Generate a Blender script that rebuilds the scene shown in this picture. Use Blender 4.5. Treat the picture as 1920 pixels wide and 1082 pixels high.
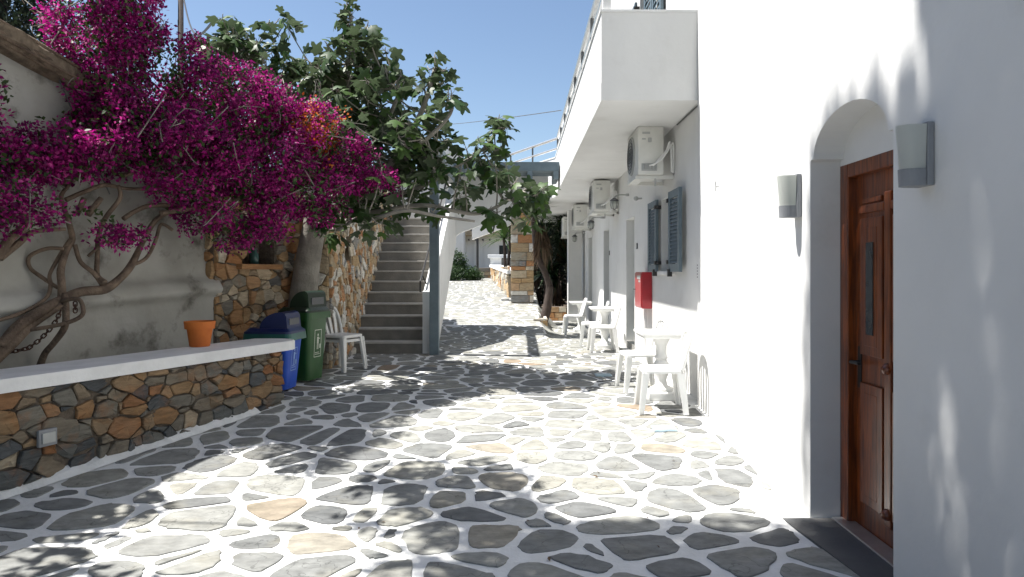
import bpy, bmesh, math, random
import numpy as np
from mathutils import Vector, Matrix
R = math.radians
for o in list(bpy.data.objects): bpy.data.objects.remove(o)
S = bpy.context.scene
COL = S.collection
random.seed(7); RNG = np.random.default_rng(7)

# ------------------------------------------------------------------ camera, sky, sun, exposure
CAMZ, F = 1.5, 1300.0
cd = bpy.data.cameras.new('camera'); cam = bpy.data.objects.new('camera', cd); COL.objects.link(cam)
cam.location = (0, 0, CAMZ); cam.rotation_euler = (R(90), 0, 0)
cd.sensor_width = 36; cd.lens = 36*F/1920; cd.shift_x = -15/1920; cd.shift_y = -33/1920
cd.clip_start = .05; cd.clip_end = 900
S.camera = cam
SUN = Vector((-1, .12, 2.1)).normalized()          # direction towards the sun
W = bpy.data.worlds.new('World'); S.world = W; W.use_nodes = True
wn = W.node_tree.nodes; wl = W.node_tree.links
bg = wn['Background']; sky = wn.new('ShaderNodeTexSky'); sky.sky_type = 'NISHITA'; sky.sun_disc = False
sky.sun_elevation = math.asin(SUN.z); sky.sun_rotation = math.atan2(SUN.x, SUN.y)
sky.air_density = 1.0; sky.dust_density = .6; sky.ozone_density = 1.2; sky.altitude = 30
wl.new(sky.outputs[0], bg.inputs[0]); bg.inputs[1].default_value = .076
ld = bpy.data.lights.new('sun', 'SUN'); ld.energy = 5.0; ld.angle = R(.53); ld.color = (1, .968, .92)
sun = bpy.data.objects.new('sun', ld); COL.objects.link(sun); sun.rotation_euler = SUN.to_track_quat('Z', 'Y').to_euler()
sun.location = (-8, 3, 20)
V = S.view_settings; V.view_transform = 'Standard'; V.look = 'None'; V.exposure = 1.06; V.gamma = 1; V.use_curve_mapping = False
S.render.engine = 'CYCLES'; S.cycles.use_denoising = True; S.cycles.max_bounces = 7; S.cycles.diffuse_bounces = 4
S.cycles.glossy_bounces = 3; S.cycles.transmission_bounces = 4; S.cycles.transparent_max_bounces = 8
S.cycles.sample_clamp_indirect = 8

def at(px, py, Y): return Vector(((px-975)/F*Y, Y, CAMZ-(py-508)/F*Y))

# ------------------------------------------------------------------ materials
MATS = {}
def mat(name, c1, c2=None, rough=.8, scale=8, bump=.0, bscale=40, metal=0, spec=.5, transl=0, coord='Object', detail=6, c3=None, s3=2.5, t3=(.55, .7), coat=0):
    if name in MATS: return MATS[name]
    m = bpy.data.materials.new(name); m.use_nodes = True; MATS[name] = m
    n = m.node_tree.nodes; l = m.node_tree.links; p = n['Principled BSDF']
    p.inputs['Roughness'].default_value = rough; p.inputs['Metallic'].default_value = metal
    p.inputs['Specular IOR Level'].default_value = spec
    if coat: p.inputs['Coat Weight'].default_value = coat; p.inputs['Coat Roughness'].default_value = .15
    tc = n.new('ShaderNodeTexCoord')
    if coord == 'World':
        g = n.new('ShaderNodeNewGeometry'); co = g.outputs['Position']
    else: co = tc.outputs['Object']
    nz = n.new('ShaderNodeTexNoise'); nz.inputs['Scale'].default_value = scale; nz.inputs['Detail'].default_value = detail
    l.new(co, nz.inputs['Vector'])
    mx = n.new('ShaderNodeMix'); mx.data_type = 'RGBA'
    cr = n.new('ShaderNodeMapRange'); cr.inputs[1].default_value = .35; cr.inputs[2].default_value = .65
    l.new(nz.outputs[0], cr.inputs[0]); l.new(cr.outputs[0], mx.inputs[0])
    c2 = c2 or tuple(v*.85 for v in c1)
    mx.inputs[6].default_value = (*c1, 1); mx.inputs[7].default_value = (*c2, 1)
    out = mx.outputs[2]
    if c3:
        n3 = n.new('ShaderNodeTexNoise'); n3.inputs['Scale'].default_value = s3; n3.inputs['Detail'].default_value = 8; n3.inputs['Roughness'].default_value = .65
        l.new(co, n3.inputs['Vector'])
        r3 = n.new('ShaderNodeMapRange'); r3.inputs[1].default_value = t3[0]; r3.inputs[2].default_value = t3[1]
        l.new(n3.outputs[0], r3.inputs[0])
        m3 = n.new('ShaderNodeMix'); m3.data_type = 'RGBA'; l.new(r3.outputs[0], m3.inputs[0]); l.new(out, m3.inputs[6]); m3.inputs[7].default_value = (*c3, 1)
        out = m3.outputs[2]
    l.new(out, p.inputs['Base Color'])
    if bump:
        b = n.new('ShaderNodeTexNoise'); b.inputs['Scale'].default_value = bscale; b.inputs['Detail'].default_value = 8
        l.new(co, b.inputs['Vector'])
        bb = n.new('ShaderNodeBump'); bb.inputs['Strength'].default_value = bump; bb.inputs['Distance'].default_value = .02
        l.new(b.outputs[0], bb.inputs['Height']); l.new(bb.outputs[0], p.inputs['Normal'])
    if transl:
        t = n.new('ShaderNodeBsdfTranslucent'); l.new(out, t.inputs[0])
        ms = n.new('ShaderNodeMixShader'); ms.inputs[0].default_value = transl
        l.new(p.outputs[0], ms.inputs[1]); l.new(t.outputs[0], ms.inputs[2]); l.new(ms.outputs[0], n['Material Output'].inputs[0])
    return m

def mat_stone(name, stops, rough=.85, stain=(.3, .14, .05), stain_amt=.35, bump=.5, crack=False, sscale=6, lam=1.0):
    """one tone per stone from its 'rnd' attribute, stained and veined by noise"""
    m = bpy.data.materials.new(name); m.use_nodes = True; MATS[name] = m
    n = m.node_tree.nodes; l = m.node_tree.links; p = n['Principled BSDF']; p.inputs['Roughness'].default_value = rough
    p.inputs['Specular IOR Level'].default_value = .3
    a = n.new('ShaderNodeAttribute'); a.attribute_name = 'rnd'
    rp = n.new('ShaderNodeValToRGB'); rp.color_ramp.interpolation = 'LINEAR'; e = rp.color_ramp.elements
    e[0].position = stops[0][0]; e[0].color = (*stops[0][1], 1); e[1].position = stops[-1][0]; e[1].color = (*stops[-1][1], 1)
    for s, c in stops[1:-1]:
        x = e.new(s); x.color = (*c, 1)
    l.new(a.outputs['Fac'], rp.inputs[0])
    g = n.new('ShaderNodeNewGeometry'); co = g.outputs['Position']
    n1 = n.new('ShaderNodeTexNoise'); n1.inputs['Scale'].default_value = sscale; n1.inputs['Detail'].default_value = 8; n1.inputs['Roughness'].default_value = .6
    l.new(co, n1.inputs['Vector'])
    # layered streaks
    mp = n.new('ShaderNodeMapping'); mp.inputs['Scale'].default_value = (9, 5, 30*lam) if not crack else (7, 11, 6)
    l.new(co, mp.inputs[0]); n2 = n.new('ShaderNodeTexNoise'); n2.inputs['Scale'].default_value = 1.0; n2.inputs['Detail'].default_value = 9; n2.inputs['Roughness'].default_value = .7
    l.new(mp.outputs[0], n2.inputs['Vector'])
    r1 = n.new('ShaderNodeMapRange'); r1.inputs[1].default_value = .52; r1.inputs[2].default_value = .72; r1.inputs[4].default_value = stain_amt
    l.new(n1.outputs[0], r1.inputs[0])
    m1 = n.new('ShaderNodeMix'); m1.data_type = 'RGBA'; l.new(r1.outputs[0], m1.inputs[0]); l.new(rp.outputs[0], m1.inputs[6]); m1.inputs[7].default_value = (*stain, 1)
    r2 = n.new('ShaderNodeMapRange'); r2.inputs[1].default_value = .3; r2.inputs[2].default_value = .72; r2.inputs[3].default_value = .62; r2.inputs[4].default_value = 1.3
    l.new(n2.outputs[0], r2.inputs[0])
    m2 = n.new('ShaderNodeMix'); m2.data_type = 'RGBA'; m2.blend_type = 'MULTIPLY'; m2.inputs[0].default_value = 1
    l.new(m1.outputs[2], m2.inputs[6]); l.new(r2.outputs[0], m2.inputs[7]); out = m2.outputs[2]
    if crack:
        wv = n.new('ShaderNodeTexNoise'); wv.inputs['Scale'].default_value = 2.2; wv.inputs['Detail'].default_value = 5
        l.new(co, wv.inputs['Vector'])
        ab = n.new('ShaderNodeMath'); ab.operation = 'SUBTRACT'; ab.inputs[1].default_value = .5; l.new(wv.outputs[0], ab.inputs[0])
        a2 = n.new('ShaderNodeMath'); a2.operation = 'ABSOLUTE'; l.new(ab.outputs[0], a2.inputs[0])
        r3 = n.new('ShaderNodeMapRange'); r3.inputs[1].default_value = .001; r3.inputs[2].default_value = .005; r3.inputs[3].default_value = .62; r3.inputs[4].default_value = 1
        l.new(a2.outputs[0], r3.inputs[0])
        m4 = n.new('ShaderNodeMix'); m4.data_type = 'RGBA'; m4.blend_type = 'MULTIPLY'; m4.inputs[0].default_value = 1
        l.new(out, m4.inputs[6]); l.new(r3.outputs[0], m4.inputs[7]); out = m4.outputs[2]
    l.new(out, p.inputs['Base Color'])
    b = n.new('ShaderNodeBump'); b.inputs['Strength'].default_value = bump; b.inputs['Distance'].default_value = .015
    l.new(n2.outputs[0], b.inputs['Height']); l.new(b.outputs[0], p.inputs['Normal'])
    return m

def mat_leaf(name, c1, c2, rough=.45, transl=.25, back=None, c3=None):
    """per-leaf tone from 'rnd' plus the object's random"""
    m = bpy.data.materials.new(name); m.use_nodes = True; MATS[name] = m
    n = m.node_tree.nodes; l = m.node_tree.links; p = n['Principled BSDF']; p.inputs['Roughness'].default_value = rough
    p.inputs['Specular IOR Level'].default_value = .4
    a = n.new('ShaderNodeAttribute'); a.attribute_name = 'rnd'; oi = n.new('ShaderNodeObjectInfo')
    ad = n.new('ShaderNodeMath'); ad.operation = 'ADD'; l.new(a.outputs['Fac'], ad.inputs[0]); l.new(oi.outputs['Random'], ad.inputs[1])
    fr = n.new('ShaderNodeMath'); fr.operation = 'FRACT'; l.new(ad.outputs[0], fr.inputs[0])
    rp = n.new('ShaderNodeValToRGB'); e = rp.color_ramp.elements
    e[0].color = (*c1, 1); e[1].color = (*c2, 1); l.new(fr.outputs[0], rp.inputs[0]); out = rp.outputs[0]
    if c3: e[1].position = .86; x_ = e.new(1.0); x_.color = (*c3, 1)
    if back:
        g = n.new('ShaderNodeNewGeometry'); mb = n.new('ShaderNodeMix'); mb.data_type = 'RGBA'
        l.new(g.outputs['Backfacing'], mb.inputs[0]); l.new(out, mb.inputs[6]); mb.inputs[7].default_value = (*back, 1); out = mb.outputs[2]
    l.new(out, p.inputs['Base Color'])
    t = n.new('ShaderNodeBsdfTranslucent'); l.new(out, t.inputs[0])
    ms = n.new('ShaderNodeMixShader'); ms.inputs[0].default_value = transl
    l.new(p.outputs[0], ms.inputs[1]); l.new(t.outputs[0], ms.inputs[2]); l.new(ms.outputs[0], n['Material Output'].inputs[0])
    return m

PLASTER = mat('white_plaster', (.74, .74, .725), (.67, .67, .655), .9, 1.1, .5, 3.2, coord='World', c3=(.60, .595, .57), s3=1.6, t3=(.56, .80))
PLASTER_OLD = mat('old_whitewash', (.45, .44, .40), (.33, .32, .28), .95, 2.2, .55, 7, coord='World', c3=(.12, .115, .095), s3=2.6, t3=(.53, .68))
PAINT_W = mat('white_painted_cement', (.80, .80, .79), (.70, .70, .69), .85, 5, .25, 25, coord='World')
MORTAR_W = mat('whitewashed_joint', (.78, .78, .77), (.69, .69, .67), .9, 7, .3, 45, coord='World', c3=(.52, .50, .46), s3=5, t3=(.62, .80))
MORTAR_D = mat('earth_mortar', (.10, .08, .06), (.16, .13, .10), .95, 20, .6, 60, coord='World')
MORTAR_L = mat('lime_mortar', (.30, .25, .18), (.22, .18, .13), .95, 20, .6, 60, coord='World')
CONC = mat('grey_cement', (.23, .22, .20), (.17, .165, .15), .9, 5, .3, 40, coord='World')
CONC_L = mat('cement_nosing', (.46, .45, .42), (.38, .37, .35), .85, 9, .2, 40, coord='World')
GREYWOOD = mat('blue_grey_paint', (.135, .18, .205), (.11, .15, .175), .55, 9, .12, 60)
WHITE_PL = mat('white_plastic', (.80, .80, .78), (.74, .74, .72), .4, 5)
WHITE_MT = mat('white_enamel', (.74, .74, .70), (.66, .66, .62), .45, 6)
LGREY = mat('light_grey_metal', (.48, .49, .48), (.40, .41, .40), .5, 6, metal=.2)
DGREY = mat('dark_grey_metal', (.12, .125, .13), None, .5, 6, metal=.3)
LAMPGREY = mat('grey_cast_aluminium', (.26, .27, .285), (.23, .24, .25), .55, 20)
BLACK = mat('black_iron', (.016, .016, .017), (.03, .028, .026), .5, 12)
STEEL = mat('brushed_steel', (.72, .72, .72), (.62, .62, .62), .38, 12, metal=.85)
FROST = mat('frosted_glass', (.66, .68, .64), (.62, .64, .60), .35, 3, transl=.35)
RED = mat('red_enamel', (.42, .012, .022), (.34, .010, .018), .3, 6, coat=.3)
BLUEP = mat('blue_plastic', (.015, .085, .52), (.012, .07, .43), .4, 6)
GREENP = mat('green_plastic', (.018, .085, .018), (.014, .068, .014), .4, 6)
DKGREEN = mat('dark_green_plastic', (.006, .022, .009), None, .4, 6)
DKBLUE = mat('dark_blue_plastic', (.007, .017, .085), None, .4, 6)
TEAL = mat('teal_liner', (.012, .11, .085), (.01, .08, .065), .35, 9)
TERRA = mat('orange_clay', (.62, .17, .025), (.52, .13, .02), .7, 6, .15, 30)
SOIL = mat('dry_soil', (.09, .065, .045), (.05, .038, .028), .95, 12, .8, 30, coord='World')
DARKGLASS = mat('dark_glass', (.02, .025, .03), None, .08, 4)
DOORGLASS = mat('obscured_glass', (.05, .055, .055), (.035, .04, .04), .2, 18)
BARK_B = mat('vine_bark', (.20, .145, .10), (.10, .07, .05), .9, 9, .9, 45, coord='World')
BARK_F = mat('fig_bark', (.30, .28, .24), (.20, .185, .16), .85, 7, .5, 40, coord='World')
BARK_D = mat('dark_bark', (.07, .05, .04), (.04, .03, .025), .9, 9, .8, 40, coord='World')
RUST = mat('rusty_iron', (.09, .04, .022), (.04, .022, .016), .85, 40, .4, 80)
THATCH = mat('earth_and_cane_roof', (.22, .17, .12), (.11, .085, .06), .95, 14, .9, 25, coord='World')
def wood():
    m = bpy.data.materials.new('varnished_wood'); m.use_nodes = True
    n = m.node_tree.nodes; l = m.node_tree.links; p = n['Principled BSDF']
    tc = n.new('ShaderNodeNewGeometry'); mp = n.new('ShaderNodeMapping'); mp.inputs['Scale'].default_value = (14, 14, 1.3)
    l.new(tc.outputs['Position'], mp.inputs[0]); nz = n.new('ShaderNodeTexNoise'); nz.inputs['Scale'].default_value = 3; nz.inputs['Detail'].default_value = 7; nz.inputs['Distortion'].default_value = .8
    l.new(mp.outputs[0], nz.inputs[0]); rp = n.new('ShaderNodeValToRGB'); e = rp.color_ramp.elements
    e[0].position = .35; e[0].color = (.085, .018, .004, 1); e[1].position = .68; e[1].color = (.25, .060, .009, 1)
    l.new(nz.outputs[0], rp.inputs[0]); l.new(rp.outputs[0], p.inputs['Base Color'])
    p.inputs['Roughness'].default_value = .35; p.inputs['Coat Weight'].default_value = .4; p.inputs['Coat Roughness'].default_value = .2
    b = n.new('ShaderNodeBump'); b.inputs['Strength'].default_value = .12; b.inputs['Distance'].default_value = .01; l.new(nz.outputs[0], b.inputs['Height']); l.new(b.outputs[0], p.inputs['Normal'])
    return m
WOOD = wood()
ST_PAVE = mat_stone('paving_slate', [(0, (.135, .14, .14)), (.22, (.20, .205, .198)), (.5, (.255, .258, .243)), (.75, (.29, .29, .265)), (.95, (.30, .293, .255)), (.985, (.28, .24, .185)), (1, (.29, .215, .15))], .75, (.27, .245, .17), .30, .25, True, 4)
ST_PLANT = mat_stone('rubble_slate_and_rust', [(0, (.075, .08, .085)), (.25, (.12, .125, .12)), (.45, (.165, .155, .13)), (.60, (.20, .165, .12)), (.76, (.26, .165, .085)), (.88, (.24, .11, .05)), (.95, (.31, .225, .135)), (1, (.38, .33, .25))], .85, (.30, .12, .035), .5, .8)
ST_WALL = mat_stone('rubble_tan_and_white', [(0, (.24, .24, .235)), (.2, (.36, .33, .26)), (.4, (.46, .32, .17)), (.56, (.45, .23, .11)), (.70, (.52, .42, .28)), (.84, (.60, .56, .47)), (1, (.68, .66, .61))], .88, (.36, .17, .06), .45, .8)
ST_PIER = mat_stone('rubble_ochre', [(0, (.15, .15, .145)), (.2, (.25, .22, .17)), (.42, (.38, .25, .13)), (.62, (.38, .18, .075)), (.8, (.44, .32, .19)), (1, (.56, .51, .41))], .88, (.30, .12, .04), .5, .8)
L_FIG = mat_leaf('fig_leaf', (.024, .060, .016), (.080, .145, .032), .5, .32, (.075, .105, .055))
L_BOUG = mat_leaf('bougainvillea_bract', (.12, .002, .075), (.47, .008, .23), .6, .40, c3=(.56, .07, .30))
L_ORNG = mat_leaf('orange_bract', (.55, .10, .012), (.60, .20, .05), .6, .35)
L_GREEN = mat_leaf('vine_leaf', (.022, .055, .014), (.07, .115, .025), .5, .3)
L_DARK = mat_leaf('dark_needles', (.010, .020, .012), (.022, .040, .020), .6, .15)
L_TALL = mat_leaf('grey_green_leaf', (.045, .065, .035), (.07, .09, .05), .5, .25)
L_SPIKE = mat_leaf('yucca_leaf', (.010, .022, .010), (.028, .055, .020), .4, .2)
L_PALM = mat_leaf('palm_leaf', (.035, .085, .02), (.09, .15, .035), .4, .25)
L_DEAD = mat_leaf('dead_leaf', (.085, .055, .035), (.17, .115, .07), .8, .2)
L_BUSH = mat_leaf('bush_leaf', (.018, .045, .014), (.05, .095, .025), .5, .25)

# ------------------------------------------------------------------ helpers
def tag(o, label=None, cat=None, group=None, kind=None):
    if label: o['label'] = label
    if cat: o['category'] = cat
    if group: o['group'] = group
    if kind: o['kind'] = kind
    return o
def thing(name, loc, label, cat, group=None, rz=0):
    o = bpy.data.objects.new(name, None); COL.objects.link(o); o.empty_display_size = .1
    o.location = loc; o.rotation_euler = (0, 0, rz)
    return tag(o, label, cat, group)
def link(name, me, parent=None, loc=None, m=None):
    o = bpy.data.objects.new(name, me); COL.objects.link(o)
    if parent is not None: o.parent = parent
    if loc is not None: o.location = loc
    if m is not None and not me.materials: me.materials.append(m)
    return o
def wloc(o):
    p = Vector((0, 0, 0))
    while o is not None: p = p+Vector(o.location); o = o.parent
    return p
def raw(name, v, f, m, parent=None, world=True, smooth=False, attr=None, loc=None):
    """a mesh object; v in world coordinates when world (parents here are unrotated)"""
    v = np.asarray(v, dtype=np.float64)
    off = np.zeros(3)
    if loc is not None and world: off = np.array(loc, dtype=float)
    elif parent is not None and world: off = np.array(wloc(parent))
    me = bpy.data.meshes.new(name); me.from_pydata((v-off).tolist() if world else v.tolist(), [], [list(map(int, q)) for q in f])
    me.materials.append(m)
    if smooth: me.polygons.foreach_set('use_smooth', [True]*len(me.polygons))
    if attr is not None:
        a = me.attributes.new('rnd', 'FLOAT', 'POINT'); a.data.foreach_set('value', np.broadcast_to(np.asarray(attr, dtype=np.float32), (len(v),)).copy())
    me.update()
    o = bpy.data.objects.new(name, me); COL.objects.link(o)
    if parent is not None: o.parent = parent
    if loc is not None and world:
        o.location = Vector(loc)-(wloc(parent) if parent is not None else Vector((0, 0, 0)))
    return o
class MB:
    def __init__(s): s.v = []; s.f = []
    def add(s, v, f):
        n = len(s.v); s.v += [tuple(p) for p in v]; s.f += [[i+n for i in q] for q in f]; return s
    def box(s, x0, x1, y0, y1, z0, z1, b=0):
        if b:
            bm = bmesh.new(); bmesh.ops.create_cube(bm, size=1)
            for q in bm.verts: q.co = Vector(((x0+x1)/2+q.co.x*(x1-x0), (y0+y1)/2+q.co.y*(y1-y0), (z0+z1)/2+q.co.z*(z1-z0)))
            bmesh.ops.bevel(bm, geom=bm.edges[:], offset=b, segments=2, affect='EDGES', profile=.6)
            bm.verts.index_update(); s.add([q.co[:] for q in bm.verts], [[q.index for q in f.verts] for f in bm.faces]); bm.free(); return s
        v = [(x, y, z) for z in (z0, z1) for y in (y0, y1) for x in (x0, x1)]
        return s.add(v, [(0, 2, 3, 1), (4, 5, 7, 6), (0, 1, 5, 4), (2, 6, 7, 3), (0, 4, 6, 2), (1, 3, 7, 5)])
    def frustum(s, bot, top, z0, z1):
        """bot/top: lists of (x,y)"""
        n = len(bot); v = [(x, y, z0) for x, y in bot]+[(x, y, z1) for x, y in top]
        return s.add(v, [list(range(n))[::-1], list(range(n, 2*n))]+[(i, (i+1) % n, n+(i+1) % n, n+i) for i in range(n)])
    def prism(s, pts, d):
        """closed polygon of 3-D points swept by vector d"""
        n = len(pts); d = Vector(d); v = [Vector(p) for p in pts]+[Vector(p)+d for p in pts]
        return s.add(v, [list(range(n))[::-1], list(range(n, 2*n))]+[(i, (i+1) % n, n+(i+1) % n, n+i) for i in range(n)])
    def tube(s, pts, r, n=8, sm=0, cap=True):
        pts = [Vector(p) for p in pts]; rs = list(r) if hasattr(r, '__len__') else [r]*len(pts)
        if sm and len(pts) > 2:
            P, Q = [], []
            for i in range(len(pts)-1):
                a, b, c, d = pts[max(i-1, 0)], pts[i], pts[i+1], pts[min(i+2, len(pts)-1)]
                for k in range(sm):
                    t = k/sm
                    P.append(.5*((2*b)+(c-a)*t+(2*a-5*b+4*c-d)*t*t+(3*b-a-3*c+d)*t**3)); Q.append(rs[i]*(1-t)+rs[i+1]*t)
            pts = P+[pts[-1]]; rs = Q+[rs[-1]]
        t0 = (pts[1]-pts[0]).normalized(); u = t0.orthogonal().normalized(); base = len(s.v); N = len(pts)
        for i, p in enumerate(pts):
            t = (pts[min(i+1, N-1)]-pts[max(i-1, 0)]).normalized()
            u = (u-t*u.dot(t)); u = u.normalized() if u.length > 1e-6 else t.orthogonal().normalized(); w = t.cross(u)
            for k in range(n):
                a = 2*math.pi*k/n; s.v.append(tuple(p+(u*math.cos(a)+w*math.sin(a))*rs[i]))
        for i in range(N-1):
            for k in range(n):
                s.f.append([base+i*n+k, base+i*n+(k+1) % n, base+(i+1)*n+(k+1) % n, base+(i+1)*n+k])
        if cap: s.f.append([base+k for k in range(n)][::-1]); s.f.append([base+(N-1)*n+k for k in range(n)])
        return s
    def lathe(s, prof, c=(0, 0, 0), n=24):
        base = len(s.v); c = Vector(c)
        for r, z in prof:
            for k in range(n):
                a = 2*math.pi*k/n; s.v.append((c.x+r*math.cos(a), c.y+r*math.sin(a), c.z+z))
        for i in range(len(prof)-1):
            for k in range(n): s.f.append([base+i*n+k, base+i*n+(k+1) % n, base+(i+1)*n+(k+1) % n, base+(i+1)*n+k])
        s.f.append([base+k for k in range(n)][::-1]); s.f.append([base+(len(prof)-1)*n+k for k in range(n)])
        return s
    def build(s, name, m, parent=None, world=False, smooth=False, loc=None, attr=None):
        return raw(name, s.v, s.f, m, parent, world, smooth, attr, loc)
def smooth_by_angle(o, ang=40):
    me = o.data; me.polygons.foreach_set('use_smooth', [True]*len(me.polygons))
    bm = bmesh.new(); bm.from_mesh(me)
    for e in bm.edges:
        if len(e.link_faces) == 2 and e.calc_face_angle(0) > R(ang): e.smooth = False
    bm.to_mesh(me); bm.free(); return o
def copy_tree(o, parent=None):
    c = o.copy(); COL.objects.link(c)
    if parent is not None: c.parent = parent
    for ch in list(o.children): copy_tree(ch, c)
    return c

# polygon tools ------------------------------------------------------------
def clip(poly, n, d):
    """keep n.p <= d"""
    out = []; k = len(poly)
    for i in range(k):
        a, b = poly[i], poly[(i+1) % k]; da = n[0]*a[0]+n[1]*a[1]-d; db = n[0]*b[0]+n[1]*b[1]-d
        if da <= 0: out.append(a)
        if da*db < 0:
            t = da/(da-db); out.append((a[0]+(b[0]-a[0])*t, a[1]+(b[1]-a[1])*t))
    return out
def area(p): return .5*sum(p[i][0]*p[(i+1) % len(p)][1]-p[(i+1) % len(p)][0]*p[i][1] for i in range(len(p)))
def cells(seeds, w, region, reach):
    S_ = np.asarray(seeds); out = []
    for i, (x, y) in enumerate(S_):
        poly = [(x-reach, y-reach), (x+reach, y-reach), (x+reach, y+reach), (x-reach, y+reach)]
        d2 = ((S_-S_[i])**2).sum(1); near = np.argsort(d2)[1:26]
        for j in near:
            if d2[j] > (2.2*reach)**2: break
            n = S_[j]-S_[i]; d = (S_[j]@S_[j]-S_[i]@S_[i]-w[j]+w[i])/2
            poly = clip(poly, n, d)
            if len(poly) < 3: break
        for n, d in region:
            if len(poly) >= 3: poly = clip(poly, n, d)
        out.append(poly if len(poly) >= 3 else None)
    return out
def inset(poly, g):
    q = poly
    k = len(poly)
    for i in range(k):
        a, b = poly[i], poly[(i+1) % k]; e = (b[0]-a[0], b[1]-a[1]); L = math.hypot(*e)
        if L < 1e-6: continue
        n = (e[1]/L, -e[0]/L); q = clip(q, n, n[0]*a[0]+n[1]*a[1]-g)
        if len(q) < 3: return None
    return q
def chaikin(p, r, it=1):
    for _ in range(it):
        q = []
        for i in range(len(p)):
            a, b = p[i], p[(i+1) % len(p)]
            q += [(a[0]+(b[0]-a[0])*r, a[1]+(b[1]-a[1])*r), (a[0]+(b[0]-a[0])*(1-r), a[1]+(b[1]-a[1])*(1-r))]
        p = q
    return p
def dedupe(p, e):
    q = []
    for a in p:
        if not q or math.hypot(a[0]-q[-1][0], a[1]-q[-1][1]) > e: q.append(a)
    if len(q) > 1 and math.hypot(q[0][0]-q[-1][0], q[0][1]-q[-1][1]) < e: q.pop()
    return q
def scatter(u0, u1, v0, v1, s, jit=.42, rng=None):
    rng = rng or RNG; pts = []; row = 0; v = v0
    while v < v1+s:
        u = u0+(s/2 if row % 2 else 0)
        while u < u1+s:
            pts.append((u+rng.uniform(-jit, jit)*s, v+rng.uniform(-jit, jit)*s)); u += s
        v += s*.87; row += 1
    return np.array(pts)

def rubble(parent, O, U, N, L, H, size, stretch, joint, depth, m, holes=(), name='stone', cap_n=300, wvar=.25, top=None, seed=1, shape_u=None, lead=None, keep=None):
    """irregular stones on the plane O + u*U + v*z, proud along N; each stone an object under parent"""
    rng = np.random.default_rng(seed); U = Vector(U).normalized(); N = Vector(N).normalized(); Z = Vector((0, 0, 1)); O = Vector(O)
    pts = []; v = -size*.4
    while v < H+size:
        hh = size*rng.uniform(.45, 1.45); u = -size*rng.uniform(0, 1)
        while u < L/stretch+size:
            wd_ = size*rng.choice([.45, .7, 1.0, 1.4, 1.9])*rng.uniform(.85, 1.15); pts.append((u+wd_/2, v+hh/2+rng.normal(0, .20)*hh)); u += wd_
        v += hh
    pts = np.array(pts)
    w = rng.uniform(-1, 1, len(pts))*wvar*size*size
    reg = [((-1, 0), 0), ((1, 0), L/stretch), ((0, -1), 0), ((0, 1), H)]
    off = wloc(parent); rest_v, rest_f, rest_a = [], [], []; cand = []
    for poly in cells(pts, w, reg, size*2.2):
        if poly is None or abs(area(poly)) < .05*size*size: continue
        poly = [(a*stretch, b) for a, b in poly]
        cu = sum(a for a, b in poly)/len(poly); cv = sum(b for a, b in poly)/len(poly)
        if any(h[0] < cu < h[1] and h[2] < cv < h[3] for h in holes): continue
        if top is not None and cv > top(cu): continue
        q = inset(poly, joint*rng.uniform(.25, .5))
        if q is None: continue
        q = dedupe(q, .012); 
        if len(q) < 3: continue
        q = dedupe(chaikin(q, rng.uniform(.03, .10)), .005)
        if len(q) < 4: continue
        q2 = []
        for (a, b), (c, d) in zip(q, q[1:]+q[:1]):
            q2.append((a+rng.normal(0, .0025), b+rng.normal(0, .0025))); L_ = math.hypot(c-a, d-b)
            if L_ > .055: t_ = rng.uniform(.35, .65); k_ = rng.normal(0, .05); q2.append((a+(c-a)*t_-(d-b)*k_, b+(d-b)*t_+(c-a)*k_))
        q = q2
        cu = sum(a for a, b in q)/len(q); cv = sum(b for a, b in q)/len(q)
        if lead is not None: cand.append((lead(cu, cv), q, cu, cv))
        else: cand.append((cu, q, cu, cv))
    cand.sort(key=lambda t: t[0])
    for k, (_, q, cu, cv) in enumerate(cand):
        d = depth*rng.uniform(.45, 1.15); tu, tv = rng.normal(0, .13, 2); n = len(q)
        def P(u, v, w_): return O+U*u+Z*v+N*w_
        c = P(cu, cv, 0)
        vs = [P(a, b, -.02) for a, b in q]
        vs += [P(a, b, d*.80+(a-cu)*tu+(b-cv)*tv) for a, b in q]
        ins = .008
        fr = []
        for a, b in q:
            r = math.hypot(a-cu, b-cv); k_ = max(.5, 1-ins/max(r, .02)); fr.append((cu+(a-cu)*k_, cv+(b-cv)*k_))
        vs += [P(a, b, d+(a-cu)*tu+(b-cv)*tv+rng.normal(0, .003)) for a, b in fr]
        vs.append(P(cu+rng.normal(0, .01), cv+rng.normal(0, .01), d+rng.normal(.002, .007)))
        fs = [(i, (i+1) % n, n+(i+1) % n, n+i) for i in range(n)]+[(n+i, n+(i+1) % n, 2*n+(i+1) % n, 2*n+i) for i in range(n)]
        fs += [(2*n+i, 2*n+(i+1) % n, 3*n) for i in range(n)]
        a = rng.random()
        if shape_u is not None: a = shape_u(a, cv, abs(area(q)))
        if k < cap_n: raw(name, vs, fs, m, parent, True, False, a, loc=c)
        else:
            b = len(rest_v); rest_v += vs; rest_f += [[i+b for i in f] for f in fs]; rest_a += [a]*len(vs)
    if rest_v:
        tag(raw('small_stones', rest_v, rest_f, m, parent, True, False, rest_a), kind='stuff')

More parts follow.
